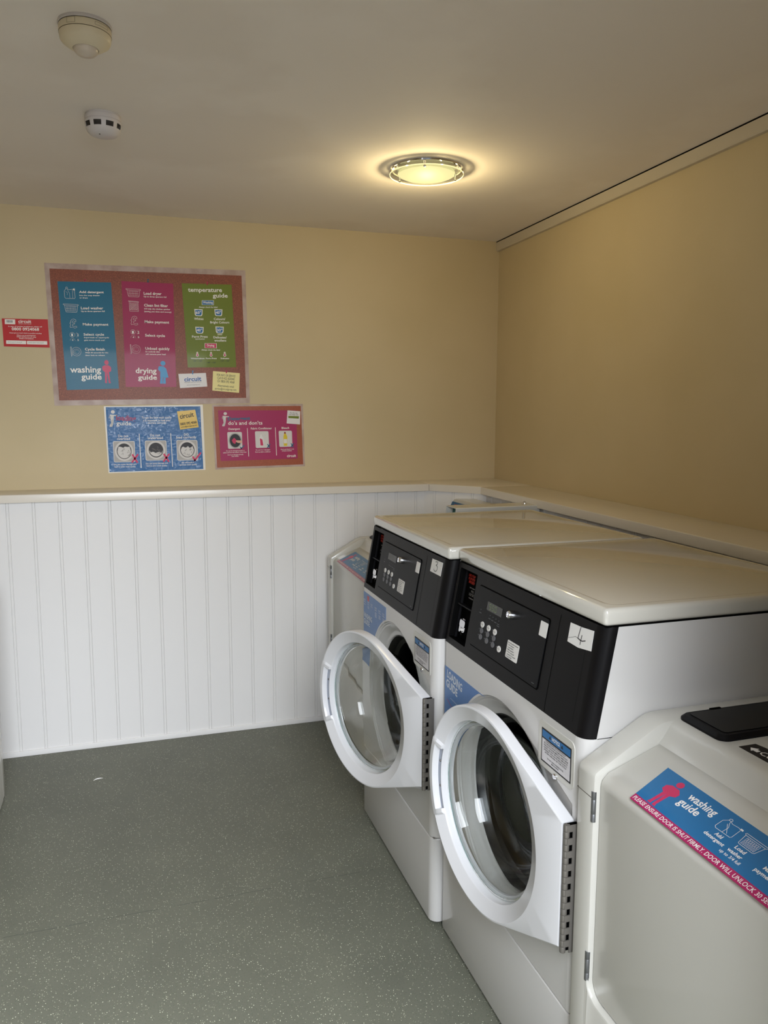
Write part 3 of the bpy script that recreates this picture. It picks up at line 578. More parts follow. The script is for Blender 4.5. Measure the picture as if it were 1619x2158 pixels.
# --- red breakdown notice
P = thing('notice', 'small red breakdown notice with a phone number, left of the large poster', 'notice')
sh = sheet('sheet', QD['red'], M_red, P, 0.0014, 0.0018)
lettering(['red'], M_txt, P, 0.0023)
for k in ('redA', 'redB', 'redC'): flat('white_box', M_txt, P, lambda bm: slab(bm, QD[k], W, .0019, .0021))
def b(bm):
    q = QD['bar']; random.seed(3)
    for i in range(22):
        t = i/22; wd = random.choice((.012, .02, .03)); x0 = q[0][0]+(q[1][0]-q[0][0])*t
        slab(bm, [(x0, q[3][1]), (x0+wd*(q[1][0]-q[0][0]), q[3][1]), (x0+wd*(q[1][0]-q[0][0]), q[0][1]), (x0, q[0][1])], W, .0022, .0023)
flat('barcode', M_ink, P, b)
def b(bm):
    random.seed(11)
    for k in (kk,):
        q = QD[k]; x = q[0][0]+.006; 
        while x < q[1][0]-.016:
            z = q[3][1]+.004
            stroke(bm, [(x, z), (x+.001+.002*random.random(), z+.006), (x+.003, z+.001+.003*random.random()), (x+.004, z+.005*random.random())], .0006, W, .0023); x += .0055
for kk in ('redB', 'redC'): flat('handwriting', M_pg2, P, b)

# --- blue loading guide
P = thing('poster', 'blue loading guide poster in a wrinkled plastic sleeve, under the large poster', 'poster')
sheet('white_border', QD['loadO'], mat('print_border', (228, 222, 208), rough=0.35), P, 0.0008, 0.0012)
def blue_foil():
    m = bpy.data.materials.new('blue_print_under_wrinkled_film'); m.use_nodes = True; nt = m.node_tree; b_ = nt.nodes['Principled BSDF']
    b_.inputs['Base Color'].default_value = (*s2l((0.20, 0.42, 0.64)), 1); b_.inputs['Roughness'].default_value = 0.55; b_.inputs['Specular IOR Level'].default_value = 0.25; b_.inputs['Coat Weight'].default_value = 0.5; b_.inputs['Coat Roughness'].default_value = 0.04
    tc = nt.nodes.new('ShaderNodeTexCoord'); n = nt.nodes.new('ShaderNodeTexNoise'); n.inputs['Scale'].default_value = 45; n.inputs['Detail'].default_value = 4; n.inputs['Distortion'].default_value = 1.6
    bp = nt.nodes.new('ShaderNodeBump'); bp.inputs['Strength'].default_value = 0.9; bp.inputs['Distance'].default_value = 0.004
    nt.links.new(tc.outputs['Object'], n.inputs['Vector']); nt.links.new(n.outputs['Fac'], bp.inputs['Height']); nt.links.new(bp.outputs['Normal'], b_.inputs['Coat Normal'])
    return m
ip = sheet('blue_print', QD['loadI'], blue_foil(), P, 0.0012, 0.0015)
lettering(['load'], M_txt, ip, 0.0019, .01); lettering(['load_pink'], M_mag, ip, 0.0019, .03, 'pink_lettering')
for k in ('ll1', 'll2'): flat('divider_line', M_txt, ip, lambda bm: slab(bm, QD[k], W, .0016, .0018))
shp('printed_figure', M_figw, ip, 'lfig', 'lean', 0.0019)
def rq(q, r=.12, n=4):
    (ax, az), (bx, bz), (cx_, cz_), (dx, dz) = q
    return [((1-v)*((1-u)*dx+u*cx_)+v*((1-u)*ax+u*bx), (1-v)*((1-u)*dz+u*cz_)+v*((1-u)*az+u*bz)) for u, v in rrect(0, 1, 0, 1, r, n)]
def quv(q, pts):
    (ax, az), (bx, bz), (cx_, cz_), (dx, dz) = q
    return [((1-v)*((1-u)*dx+u*cx_)+v*((1-u)*ax+u*bx), (1-v)*((1-u)*dz+u*cz_)+v*((1-u)*az+u*bz)) for u, v in pts]
for i, k in enumerate(('lpa', 'lpb', 'lpc')):
    q = QD[k]
    ph = flat('printed_photo', M_pg, P, lambda bm: slab(bm, rq(q, .07), W, .0016, .0018))
    flat('photo_edge', M_pl, ph, lambda bm: holes(bm, rq(q, .07), [quv(q, rrect(.03, .97, .03, .97, .05, 4))], lambda u, v: W(u, v, .0020)))
    def b(bm, q=q): holes(bm, quv(q, circ(.5, .52, .43, 40, .46)), [quv(q, circ(.5, .52, .34, 40, .37))], lambda u, v: W(u, v, .0020))
    flat('photo_door_ring', M_pl, ph, b)
    flat('photo_drum', M_pd, ph, lambda bm: slab(bm, quv(q, circ(.5, .52, .34, 40, .37)), W, .0019, .00195))
    def b(bm, q=q, i=i):
        random.seed(20+i)
        tops = ((.30, .62), (.30, .30), (.30, .66))[i]
        n = 14; pts = []
        for j in range(n+1):
            a = pi+pi*j/n; pts.append((.5+.31*cos(a), .52+.34*sin(a)*(1 if i != 1 else .95)))
        hi = (.66, .36, .62)[i]
        for j in range(8):
            pts.append((.79-.58*(j+.5)/8, hi+.09*random.random()))
        slab(bm, quv(q, pts), W, .0020, .0021)
    flat('photo_laundry', M_pl, ph, b)
    def b(bm, q=q, i=i):
        random.seed(40+i)
        for _ in range(9):
            x, y = .3+.4*random.random(), .25+.4*random.random(); stroke(bm, quv(q, [(x, y), (x+.1*random.random(), y+.06), (x+.17*random.random(), y-.03)]), .0011, W, .00215)
    flat('photo_folds', M_pg2, ph, b)
for n_, fn_, k_ in (('cross_mark', cross, 'x1'), ('cross_mark', cross, 'x2'), ('tick_mark', tick, 'tick')): flat(n_, M_figp, ip, lambda bm: fn_(bm, k_, .0023, .0075))
cp = sheet('taped_card', QD['loadcard'], M_orange, P, 0.0020, 0.0024); lettering(['load_card'], M_ink, cp, .0027, .02)

# --- detergent do's and don'ts
P = thing('poster', "smaller cork-framed poster with a pink detergent do's and don'ts panel", 'poster')
sheet('cork_background', QD['dosO'], M_cork2, P, 0.0008, 0.0012); framed('printed_frame', QD['dosO'], QD['dosI'], M_wood, P, .0014)
ip = sheet('pink_panel', QD['dosP'], pmat('dusty_magenta', (165, 42, 92)), P, .0012, .0015)
lettering(['dos'], M_txt, ip, .0019, .012); lettering(['dos_teal'], M_teal, ip, .0019, .03, 'teal_lettering')
for k in ('dl1', 'dl2'): flat('divider_line', M_txt, ip, lambda bm: slab(bm, QD[k], W, .0016, .0018))
shp('printed_figure', M_figw, ip, 'dfig', 'lean', .0019)
for k in ('dpa', 'dpb', 'dpc'):
    q = QD[k]; ph = flat('printed_photo', M_pl, P, lambda bm: slab(bm, rq(q, .08), W, .0016, .0018))
    if k == 'dpa':
        flat('photo_door_ring', M_pg, ph, lambda bm: slab(bm, quv(q, circ(.52, .48, .46, 40, .46)), W, .0018, .0019))
        flat('photo_drum', M_pd, ph, lambda bm: slab(bm, quv(q, circ(.52, .48, .38, 40, .40)), W, .0019, .0020))
        flat('photo_packet', M_figp, ph, lambda bm: slab(bm, quv(q, [(.28, .5), (.45, .66), (.62, .5), (.5, .28), (.36, .34)]), W, .0020, .0021))
        flat('photo_hand', pmat('skin_tone', (215, 170, 145)), ph, lambda bm: slab(bm, quv(q, [(.98, .48), (.98, .32), (.7, .34), (.55, .42), (.6, .5)]), W, .0021, .0022))
    elif k == 'dpb':
        flat('photo_bottle', M_card, ph, lambda bm: slab(bm, quv(q, [(.3, .08), (.62, .08), (.64, .3), (.6, .62), (.5, .7), (.5, .8), (.38, .8), (.38, .7), (.3, .62)]), W, .0018, .0019))
        flat('photo_bottle_label', M_figp, ph, lambda bm: slab(bm, quv(q, [(.36, .14), (.58, .14), (.52, .5), (.34, .58)]), W, .0020, .0021))
    else:
        flat('photo_bottle', pmat('bleach_yellow', (222, 196, 40)), ph, lambda bm: slab(bm, quv(q, [(.34, .06), (.6, .06), (.62, .3), (.64, .62), (.54, .82), (.4, .82), (.34, .62)]), W, .0018, .0019))
        flat('photo_bottle_label', M_card, ph, lambda bm: slab(bm, quv(q, [(.36, .22), (.6, .22), (.6, .48), (.36, .48)]), W, .0020, .0021))
        flat('photo_bottle_cap', pmat('cap_red', (150, 60, 40)), ph, lambda bm: slab(bm, quv(q, [(.4, .82), (.54, .82), (.52, .93), (.42, .93)]), W, .0018, .0019))
for n_, fn_, k_ in (('tick_mark', tick, 'dt'), ('cross_mark', cross, 'dx1'), ('cross_mark', cross, 'dx2')): flat(n_, M_teal, ip, lambda bm: fn_(bm, k_, .0023, .004))
cp = sheet('tips_card', QD['doscard'], M_card, P, .0020, .0024); lettering(['dos_card'], M_dk, cp, .0028, 0); flat('green_pill', M_grn, cp, lambda bm: slab(bm, QD['dospill'], W, .0025, .0027))
# ================================================================== WASHING MACHINES WITH BLACK CONTROL PANEL
# local frame: x = depth from the front plane, y = -s where s runs from the far edge (0) to the near edge (WM)
WM = 0.683; ZK = 0.2692; ZC = 0.8465; ZT = 1.0620; ZL = 1.0981; SLX = 0.0385; RN = 0.027
CS, CZ = 0.3415, 0.548        # centre of the door opening
SL = sqrt(SLX**2+(ZT-ZC)**2)
def FP(s, z, d): return (-d, -s, z)                               # on the front plane, d outwards
def FT(s, t, d):                                                  # on the sloping control panel
    ux, uz = SLX/SL, (ZT-ZC)/SL
    return (t*ux-d*uz, -s, ZC+t*uz+d*ux)
def hull(pts):
    pts = sorted(set(pts)); 
    def half(p):
        h = []
        for q in p:
            while len(h) > 1 and (h[-1][0]-h[-2][0])*(q[1]-h[-2][1])-(h[-1][1]-h[-2][1])*(q[0]-h[-2][0]) <= 0: h.pop()
            h.append(q)
        return h
    a = half(pts); b = half(pts[::-1]); return a[:-1]+b[:-1]
def radial(R, corners, angs):
    """distance from the centre to the outline (circle joined to two corner points) for each angle"""
    h = hull([(round(R*cos(2*pi*i/180), 7), round(R*sin(2*pi*i/180), 7)) for i in range(180)]+list(corners)); out = []
    for a in angs:
        dx, dy = cos(a), sin(a); best = 0
        for (x0, y0), (x1, y1) in zip(h, h[1:]+h[:1]):
            ex, ey = x1-x0, y1-y0; den = dx*ey-dy*ex
            if abs(den) < 1e-12: continue
            t = (x0*ey-y0*ex)/den; u = (x0*dy-y0*dx)/den
            if t > 0 and -1e-6 <= u <= 1+1e-6: best = max(best, t)
        out.append(best)
    return out
def angles(corners, n=120):
    A = [2*pi*i/n for i in range(n)]
    for c in corners:
        a = atan2(c[1], c[0]) % (2*pi); k = min(range(len(A)), key=lambda i: abs(A[i]-a)); A[k] = a
    return A

def black_panel_washer(loc, theta, number, label):
    M = thing('washing_machine', label, 'washing machine', loc, 0, None)
    wrap = .0015 if number == 4 else .0060
    # ---- cabinet: front with the door recess, sides, back
    bm = BM()
    cor = [(0.312, 0.158), (0.312, -0.150)]; A = angles(cor, 120)
    Rr_ = radial(0.252, cor, A)
    lp = lambda k, dr: [(CS+(r-dr)*cos(a), CZ+(r-dr)*sin(a)) for r, a in zip(k, A)]
    outl = [(0.010, ZK+0.001), (0.656, ZK+0.001), (0.656, ZC), (0.010, ZC)]
    holes(bm, outl, [lp(Rr_, 0)], lambda u, v: FP(u, v, 0))
    rr = [(0.243, .0085), (0.238, .010), (0.222, .026), (0.216, .029), (0.209, .030), (0.2055, .032), (0.2035, .040)]
    loops = [[FP(u, v, 0) for u, v in lp(Rr_, 0)], [FP(u, v, -.004) for u, v in lp(Rr_, .004)], [FP(u, v, -.0045) for u, v in lp([max(r, .256) for r in Rr_], .010)]]
    for r, d in rr: loops.append([FP(CS+r*cos(a), CZ+r*sin(a), -d) for a in A])
    loft(bm, loops)
    def prof(z):        # plan outline: far back -> far side -> front corner ; near corner -> near side -> back
        far = [(0.655, 0.0)]+[(0.010-0.010*sin(t), 0.010-0.010*cos(t)) for t in [i*pi/8 for i in range(5)]]
        near = [(RN-RN*cos(t), 0.656+RN*sin(t)) for t in [i*pi/16 for i in range(9)]]+[(0.655, WM)]
        return [(x, -s, z) for x, s in far], [(x, -s, z) for x, s in near]
    for k in (0, 1): loft(bm, [prof(z)[k] for z in (ZK+0.001, ZC)], closed=False)
    # upper side walls behind the sloping panel, and the back
    for s in (0.0, WM):
        face(bm, [(RN+wrap, -s, ZC), (0.655, -s, ZC), (0.655, -s, ZT), (RN+wrap+SLX, -s, ZT)])
    face(bm, [(0.655, 0, 0.01), (0.655, -WM, 0.01), (0.655, -WM, ZT), (0.655, 0, ZT)])
    obj('cabinet', bm, M_enam, M, smooth=30)
    # ---- kick panel
    bm = BM()
    def kp(z, i=0.0):
        far = [(0.652, 0.0+i)]+[(0.012-(0.012-i)*sin(t), 0.012-(0.012-i)*cos(t)) for t in [j*pi/8 for j in range(5)]]
        near = [(RN-(RN-i)*cos(t), 0.656+(RN-i)*sin(t)) for t in [j*pi/16 for j in range(9)]]+[(0.652, WM-i)]
        return [(x, -s, z) for x, s in far+near]
    loft(bm, [kp(0.012, .004), kp(0.014, .001), kp(0.018), kp(ZK-0.008), kp(ZK-0.0058, .0006), kp(ZK-0.0038, .0020), kp(ZK-0.0026, .0040), kp(ZK-0.0022, .0065)], True, True, True)
    obj('kick_panel', bm, M_enam, M, smooth=30)
    for sx, sy in ((0.06, 0.06), (0.06, WM-0.06), (0.59, 0.06), (0.59, WM-0.06)):
        bm = BM(); lathe(bm, [(0, 0), (0.018, 0), (0.018, 0.008), (0.008, 0.009), (0.008, 0.02)], (sx, -sy, 0), n=16, cap1=True); obj('foot', bm, M_rub, M)
    # ---- rubber seal and drum
    bm = BM(); lathe(bm, [(0.2045, .036), (0.202, .034), (0.198, .040), (0.192, .056), (0.180, .064), (0.176, .078), (0.176, .10), (0.182, .105)], (0, -CS, CZ), 'x', 96); obj('door_seal', bm, M_rub, M)
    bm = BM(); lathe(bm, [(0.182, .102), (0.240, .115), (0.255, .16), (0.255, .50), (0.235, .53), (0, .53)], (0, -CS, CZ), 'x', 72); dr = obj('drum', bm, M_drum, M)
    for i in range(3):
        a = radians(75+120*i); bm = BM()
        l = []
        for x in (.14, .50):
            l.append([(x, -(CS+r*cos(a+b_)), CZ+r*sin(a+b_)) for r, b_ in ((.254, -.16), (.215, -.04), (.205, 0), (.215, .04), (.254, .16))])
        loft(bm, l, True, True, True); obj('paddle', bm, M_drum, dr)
    # ---- control panel
    bm = BM()
    rec = rrect(0.018, 0.1235, 0.017, 0.206, 0.004, 3)
    holes(bm, [(0.004, 0.0), (0.656, 0.0), (0.656, SL), (0.004, SL)], [rec], lambda u, v: FT(u, v, 0))
    def cp(z):
        o = (z-ZC)/(ZT-ZC)*SLX
        far = [(o+0.03, -0.0, z)]+[(o+0.004-0.004*sin(t), -(0.004-0.004*cos(t)), z) for t in (0, pi/6, pi/3, pi/2)]
        near = [(o+RN-RN*cos(t), -(0.656+RN*sin(t)), z) for t in [i*pi/16 for i in range(9)]]+[(o+RN+wrap, -WM, z)]
        return far, near
    for k in (0, 1): loft(bm, [cp(z)[k] for z in (ZC, ZT)], closed=False)
    bm2 = BM(); loft(bm2, [[FT(u, v, -.0001) for u, v in rec], [FT(u, v, -0.004) for u, v in rrect(0.0195, 0.122, 0.0185, 0.2045, .004, 3)], [FT(u, v, -0.024) for u, v in rrect(0.020, 0.1215, 0.019, 0.204, .004, 3)]], True, False, True)
    # bottom lip of the panel
    loft(bm, [[FT(s, 0, 0) for s in (0.004, 0.656)], [(0.02, -s, ZC-0.0005) for s in (0.004, 0.656)]], closed=False)
    fa = obj('control_panel', bm, M_blk, M, smooth=30)
    obj('coin_recess', bm2, M_gap, fa, smooth=30)
    bm = BM(); slab(bm, [(0.020, 0.1085), (0.1215, 0.1085), (0.1215, 0.1115), (0.020, 0.1115)], FT, -0.0235, -0.006); slab(bm, [(0.0195, 0.019), (0.025, 0.019), (0.024, .204), (0.0195, .204)], FT, -0.020, -0.014); obj('recess_divider', bm, M_blk2, fa)
    # chrome coin slide lever in the lower recess
    bm = BM(); slab(bm, rrect(0.046, 0.072, 0.040, 0.076, 0.009, 4), FT, -0.0238, -0.016); slab(bm, rrect(0.052, 0.084, 0.056, 0.074, 0.006, 4), FT, -0.016, -0.008); slab(bm, rrect(0.048, 0.057, 0.040, 0.074, 0.004, 4), FT, -0.016, -0.011); obj('chrome_lever', bm, M_chrome, fa)
    bm = BM(); random.seed(5)
    for i in range(9):
        s, t = .030+.012*random.random(), .030+.03*random.random(); stroke(bm, [(s, t), (s+.004, t+.006*random.random()), (s+.006, t-.004)], .0007, FT, -.0232)
    obj('scuffs', bm, M_steel, fa, smooth=0)
    # printed warnings inside the recess
    def blurred_print(bm, s0, s1, t, h, w_, seed):
        random.seed(seed); x = s0
        while x < s1-.0015:
            q = [(x, t), (x, t+h), (x+.0022, t+h), (x+.0022, t+h*.5), (x+.0004, t+h*.5), (x+.0022, t)]
            stroke(bm, random.choice((q, q[:4], [q[1], q[0], q[5], q[2]], [q[2], q[1], q[0], q[5]])), w_, FT, -.0232); x += .0034+(.0018 if random.random() < .2 else 0)
    bm = BM()
    for i, (l_, r_) in enumerate(((.026, .067), (.028, .069), (.033, .070))): blurred_print(bm, l_, r_, .1870-.0085*i, .0056, .0010, 30+i)
    obj('red_print', bm, mat('red_print', (190, 50, 34), rough=0.5), fa, smooth=0)
    bm = BM()
    for i, (l_, r_, t, h) in enumerate(((.044, .082, .158, .0022), (.056, .072, .148, .0052), (.046, .082, .139, .0060), (.048, .082, .131, .0022))): blurred_print(bm, l_, r_, t, h, .0007, 50+i)
    obj('white_print', bm, mat('dim_white_print', (150, 148, 146), rough=0.5), fa, smooth=0)
    # recessed control plate
    bm = BM(); slab(bm, rrect(0.1485, 0.4955, 0.0325, 0.1875, 0.006, 4), FT, 0.0, 0.0006); obj('plate_gap', bm, M_gap, fa, smooth=0)
    bm = BM(); slab(bm, rrect(0.1515, 0.4925, 0.0355, 0.1850, 0.005, 4), FT, 0.0, 0.0022); obj('control_plate', bm, M_blk2, fa, smooth=0)
    bm = BM(); stroke(bm, [(.535, .003), (.5325, .010), (.5295, .19), (.5305, .2060)], .0013, FT, .0004)
    stroke(bm, [(.637, .020), (.634, .175)], .0006, FT, .0004); obj('cover_seam', bm, M_gap, fa, smooth=0)
    # display, lock, buttons
    bm = BM(); slab(bm, rrect(0.2095, 0.2880, 0.1370, 0.1580, .001, 2), FT, .0022, .0030); obj('display', bm, M_lcd, fa, smooth=0)
    bm = BM()
    seg = {'5': 'afgcd', '0': 'abcdef'}
    def digit(ch, s0, t0, w_, h_, g=.0007):
        P_ = {'a': ((0, h_), (w_, h_)), 'b': ((w_, h_), (w_, h_/2)), 'c': ((w_, h_/2), (w_, 0)), 'd': ((0, 0), (w_, 0)), 'e': ((0, h_/2), (0, 0)), 'f': ((0, h_), (0, h_/2)), 'g': ((0, h_/2), (w_, h_/2))}
        for k in seg[ch]:
            (a, b_), (c, d) = P_[k]
            if a == c: b_, d = (b_-.0008, d+.0008)
            else: a, c = a+.0008, c-.0008
            stroke(bm, [(s0+a, t0+b_), (s0+c, t0+d)], g, FT, .0034)
    for i, ch in enumerate('550' if number == 4 else '000'): digit(ch, .2215+.0145*i, .1412, .0095, .0125)
    dg = obj('display_digits', bm, mat('green_digits', (88, 104, 58), rough=0.4, emit=(0.25, 0.42, 0.10), estr=0.35) if number == 4 else mat('unlit_digits', (92, 92, 86), rough=0.4), fa, smooth=0)
    bm = BM()
    c = (0.338, 0.1560)
    l = []
    for r, d in ((.0108, .0022), (.0108, .0045), (.0090, .013), (.0070, .0155), (.0060, .0155), (.0058, .0125), (0.0001, .0125)):
        l.append([FT(c[0]+r*cos(2*pi*i/16), c[1]+r*sin(2*pi*i/16), d) for i in range(16)])
    loft(bm, l, True, False, True); obj('lock', bm, M_chrome, fa, smooth=20)
    for i, (s, t) in enumerate(((.2024, .0975), (.2372, .0975), (.2710, .0972), (.3049, .0660))):
        bm = BM(); slab(bm, circ(s, t, .0086, 24, .0074), FT, .0022, .0036); bt = obj('white_button', bm, M_paper, fa, smooth=40)
        bm = BM(); text(bm, ('HOT', 'WARM', 'COLD', 'START')[i], (s-.0055, t-.0009), (s+.0055, t-.0009), .0024, FT, .0040, 0); obj('button_lettering', bm, M_ink, fa, smooth=0)
    for s, t in ((.2031, .0825), (.2372, .0822), (.2709, .0820), (.2032, .0670), (.2376, .0667), (.2712, .0666)):
        bm = BM(); slab(bm, circ(s, t, .0082, 24, .0070), FT, .0022, .0034); obj('grey_button', bm, M_btn, fa, smooth=40)
    bm = BM()
    for s, t in ((.2024, .0975), (.2372, .0975), (.2710, .0972), (.3049, .0660), (.2031, .0825), (.2372, .0822), (.2709, .0820), (.2032, .0670), (.2376, .0667), (.2712, .0666)):
        slab(bm, circ(s-.0135, t+.002, .0013, 8), FT, .0022, .0028)
    for s, t in ((.180, .130), (.2325, .128), (.2480, .1275), (.2640, .127), (.2795, .1265)):
        slab(bm, circ(s, t, .0011, 8), FT, .0022, .0028); stroke(bm, [(s-.005, t-.008), (s+.005, t-.008)], .0016, FT, .0028)
    stroke(bm, [(.2745, .1140), (.286, .1140)], .0016, FT, .0028); stroke(bm, [(.470, .0425), (.480, .0425)], .0012, FT, .0028)
    obj('indicator_marks', bm, M_btn, fa, smooth=0)
    # stickers
    bm = BM(); slab(bm, rrect(.3385, .3945, .0590, .0990, .003, 4), FT, .0022, .0026); st = obj('instruction_sticker', bm, M_paper, fa, smooth=0)
    bm = BM()
    for i, s_ in enumerate(('User instructions (washer)', '1. Add detergent', '2. Load washer', '3. Make payment', '4. Select cycle and', '   temperature if required', '5. Press START')):
        wd = (.049, .032, .030, .033, .036, .043, .029)[i]; text(bm, s_.strip(), (.3415+(.004 if i == 5 else 0), .0930-.0053*i), (.3415+wd, .0930-.0053*i), .0030, FT, .0030, .01)
    obj('sticker_lettering', bm, M_ink, fa, smooth=0)
    bm = BM(); slab(bm, rrect(.4622, .4928, .1445, .1762, .002, 3), FT, .0022, .0026); obj('blank_sticker', bm, M_paper, fa, smooth=0)
    bm = BM()
    if number == 4: q = [(.5700, .1615), (.6100, .1600), (.6535, .1655), (.6510, .2045), (.6100, .2010), (.5690, .2000)]
    else: q = [(.5685, .1680), (.6468, .1685), (.6475, .2062), (.5700, .2045)]
    slab(bm, q, FT, .0004, .0010); obj('number_sticker', bm, M_paper, fa, smooth=0)
    bm = BM()
    if number == 4:
        stroke(bm, [(.6076, .1999), (.6058, .1880), (.6042, .1775), (.6130, .1758), (.6200, .1757), (.6299, .1791)], .0019, FT, .0016)
        stroke(bm, [(.5723, .1699), (.5854, .1740), (.5956, .1784), (.6042, .1775)], .0006, FT, .0016); stroke(bm, [(.6160, .1858), (.6150, .1748), (.6151, .1680)], .0019, FT, .0016)
    else:
        stroke(bm, [(.5975, .1995), (.6060, .2020), (.6135, .2010), (.6125, .1965), (.6052, .1915), (.6120, .1905), (.6172, .1875), (.6170, .1820), (.6140, .1775), (.6071, .1742), (.5985, .1750), (.5933, .1785)], .0016, FT, .0016)
    obj('handwritten_number', bm, M_ink, fa, smooth=0)
    # ---- lid
    bm = BM(); box(bm, SLX-.002, 0.655, -WM-.0005, .0005, ZT+0.0015, ZL, 0.0095, 4)
    top = [(SLX+.030, .028), (SLX+.030, WM-.028), (.635, WM-.028), (.635, .028)]
    obj('lid', bm, M_lid, M, smooth=40)
    bm = BM(); stroke(bm, [(SLX+.022, -.022), (.640, -.022), (.640, -(WM-.022)), (SLX+.022, -(WM-.022))], .0035, lambda u, v, d: (u, v, ZL+d), .0009, closed=True)
    pts = [(SLX+.022, .022), (.640, .022), (.640, WM-.022), (SLX+.022, WM-.022)]
    bm.free(); bm = BM()
    inner = rrect(SLX+.026, .637, .026, WM-.026, .02, 6); outer_ = rrect(SLX+.017, .645, .017, WM-.017, .026, 6)
    mid = rrect(SLX+.0215, .641, .0215, WM-.0215, .023, 6)
    loft(bm, [[(u, -v, ZL-.0002) for u, v in outer_], [(u, -v, ZL+.0009) for u, v in mid], [(u, -v, ZL-.0002) for u, v in inner]])
    obj('lid_bead', bm, M_lid, M, smooth=60)
    bm = BM(); box(bm, SLX+.004, .650, -WM+.003, -.003, ZT-.001, ZT+.002); obj('lid_joint', bm, M_gap, M, smooth=0)
    bm = BM(); box(bm, .0065, .650, -WM+.0055, -.0055, ZK-.003, ZK+.002); obj('kick_joint', bm, mat('grey_joint', (120, 116, 110), rough=.6), M, smooth=0)
    for s in (-.0003, WM-.0004):
        bm = BM(); box(bm, .030, .650, -(s+.0007), -s, ZC-.0009, ZC+.0003); obj('side_joint', bm, M_gap, M, smooth=0)
    # ---- notice plate, label, screw
    bm = BM(); slab(bm, rrect(.5195, .6565, .7325, .8300, .014, 6), FP, 0, .0016)
    np_ = obj('notice_plate', bm, M_cream, M, smooth=30)
    np_.data.materials[0] = M_cream
    bm = BM(); slab(bm, rrect(.5322, .6465, .7440, .8155, .0008, 1), FP, .0016, .0021); obj('label_border', bm, M_ink, np_, smooth=0)
    bm = BM(); slab(bm, rrect(.5356, .6430, .7474, .7938, .0005, 1), FP, .0021, .0024); obj('label_paper', bm, mat('label_grey', (205, 202, 204), rough=.4), np_, smooth=0)
    bm = BM(); slab(bm, rrect(.5356, .6430, .7972, .8120, .0005, 1), FP, .0021, .0024); obj('label_header', bm, mat('label_blue', (36, 104, 160), rough=.4), np_, smooth=0)
    bm = BM(); text(bm, 'NOTICE', (.5745, .8020), (.6045, .8020), .0072, FP, .0028, .02); obj('notice_lettering', bm, M_white, np_, smooth=0)
    bm = BM()
    for s in (.5665, .6130): slab(bm, [(s-.004, .8018), (s+.004, .8018), (s, .8088)], FP, .0024, .0028)
    for i, (s_, wd) in enumerate((('PLEASE ENSURE THE DOOR IS FULLY', .078), ('SHUT BEFORE STARTING THE MACHINE. DO NOT', .092), ('OVERLOAD THE DRUM. REMOVE ALL OBJECTS FROM', .094), ('POCKETS. USE ONLY THE CORRECT AMOUNT OF', .092), ('DETERGENT. THE DOOR WILL UNLOCK SHORTLY', .090), ('AFTER THE END OF THE CYCLE', .084), ('', 0), ('DO NOT LEAVE WASHING IN THE', .062), ('MACHINE', .028))):
        if s_: text(bm, s_, (.589-wd/2, .7905-.0049*i), (.589+wd/2, .7905-.0049*i), .0030, FP, .0027, .01)
    obj('label_lettering', bm, M_ink, np_, smooth=0)
    bm = BM(); lathe(bm, [(.0062, 0), (.0062, -.002), (.0045, -.0042), (0.0001, -.0048)], (-.0016, -.5895, .7330), 'x', 16, cap1=True); obj('screw', bm, M_chrome, np_)
    # ---- blue guide sticker, cut round the door
    zt = .8310 if number == 3 else .7785
    arc = [(CS+.2575*cos(a), CZ+.2575*sin(a)) for a in [radians(110+62*i/16) for i in range(17)]]
    arc = [p for p in arc if p[0] < .2565 and p[1] < zt]
    poly = [(.004, zt), (.2560, zt)]+([(.2560, arc[0][1])] if number == 3 else [])+arc+[(.0865, .58), (.004, .58)]
    bm = BM(); slab(bm, poly, FP, 0, .0005); gs = obj('guide_sticker', bm, mat('sticker_blue', (78, 122, 182), rough=.35), M, smooth=0)
    bm = BM()
    if number == 4:
        text(bm, 'LOADING', (.020, .7520), (.1200, .7425), .0205, FP, .0010, .03); text(bm, 'GUIDE', (.0150, .7255), (.0905, .7190), .0205, FP, .0010, .03)
        text(bm, 'overload', (.045, .6985), (.090, .6960), .0045, FP, .0010, .0)
    else:
        text(bm, 'WASHING', (.010, .7395), (.1050, .7410), .0175, FP, .0010, .03); text(bm, 'GUIDE', (.010, .7180), (.0780, .7190), .0175, FP, .0010, .03)
        for i, (s, a, b_) in enumerate(((.018, 'ADD', 'detergent'), (.062, 'LOAD', 'washer'), (.102, 'SHUT', 'door'), (.148, 'MAKE', 'payment'), (.190, 'SELECT', 'cycle'), (.232, 'CYCLE', 'finish'))):
            text(bm, a, (s-.012, .8000), (s+.010, .8000), .0050, FP, .0010, .02); text(bm, b_, (s-.012, .7935), (s+.012, .7935), .0045, FP, .0010, .01)
            for j in range((1, 2, 0, 4, 3, 4)[i]): stroke(bm, [(s-.009, .7865-.0048*j), (s+.009, .7865-.0048*j)], .0016, FP, .0010)
        text(bm, 'circuit', (.030, .6860), (.070, .6850), .0060, FP, .0010, 0)
    obj('sticker_lettering', bm, mat('sticker_text', (214, 222, 232), rough=.4), gs, smooth=0)
    bm = BM()
    if number == 3: slab(bm, [(.050, .806), (.068, .806), (.070, .824), (.048, .824)], FP, .0005, .0009)
    else: stroke(bm, [(.022, .690), (.120, .655)], .0016, FP, .0010)
    obj('red_print', bm, mat('sticker_red', (190, 60, 70), rough=.4), gs, smooth=0)
    # ---- door (root at the hinge axis, swung open)
    D = bpy.data.objects.new('door', None); COL.objects.link(D); D.parent = M; D.location = (-.026, -.670, 0); D.rotation_euler = (0, 0, theta)
    AC = .3185
    dc = [(-AC+.003, .132), (-AC+.003, -.126)]
    # in the door's own frame: y = along from the hinge, angle measured so that the hinge side is at pi
    Ad = angles(dc, 144); Ro = radial(.2405, dc, Ad)
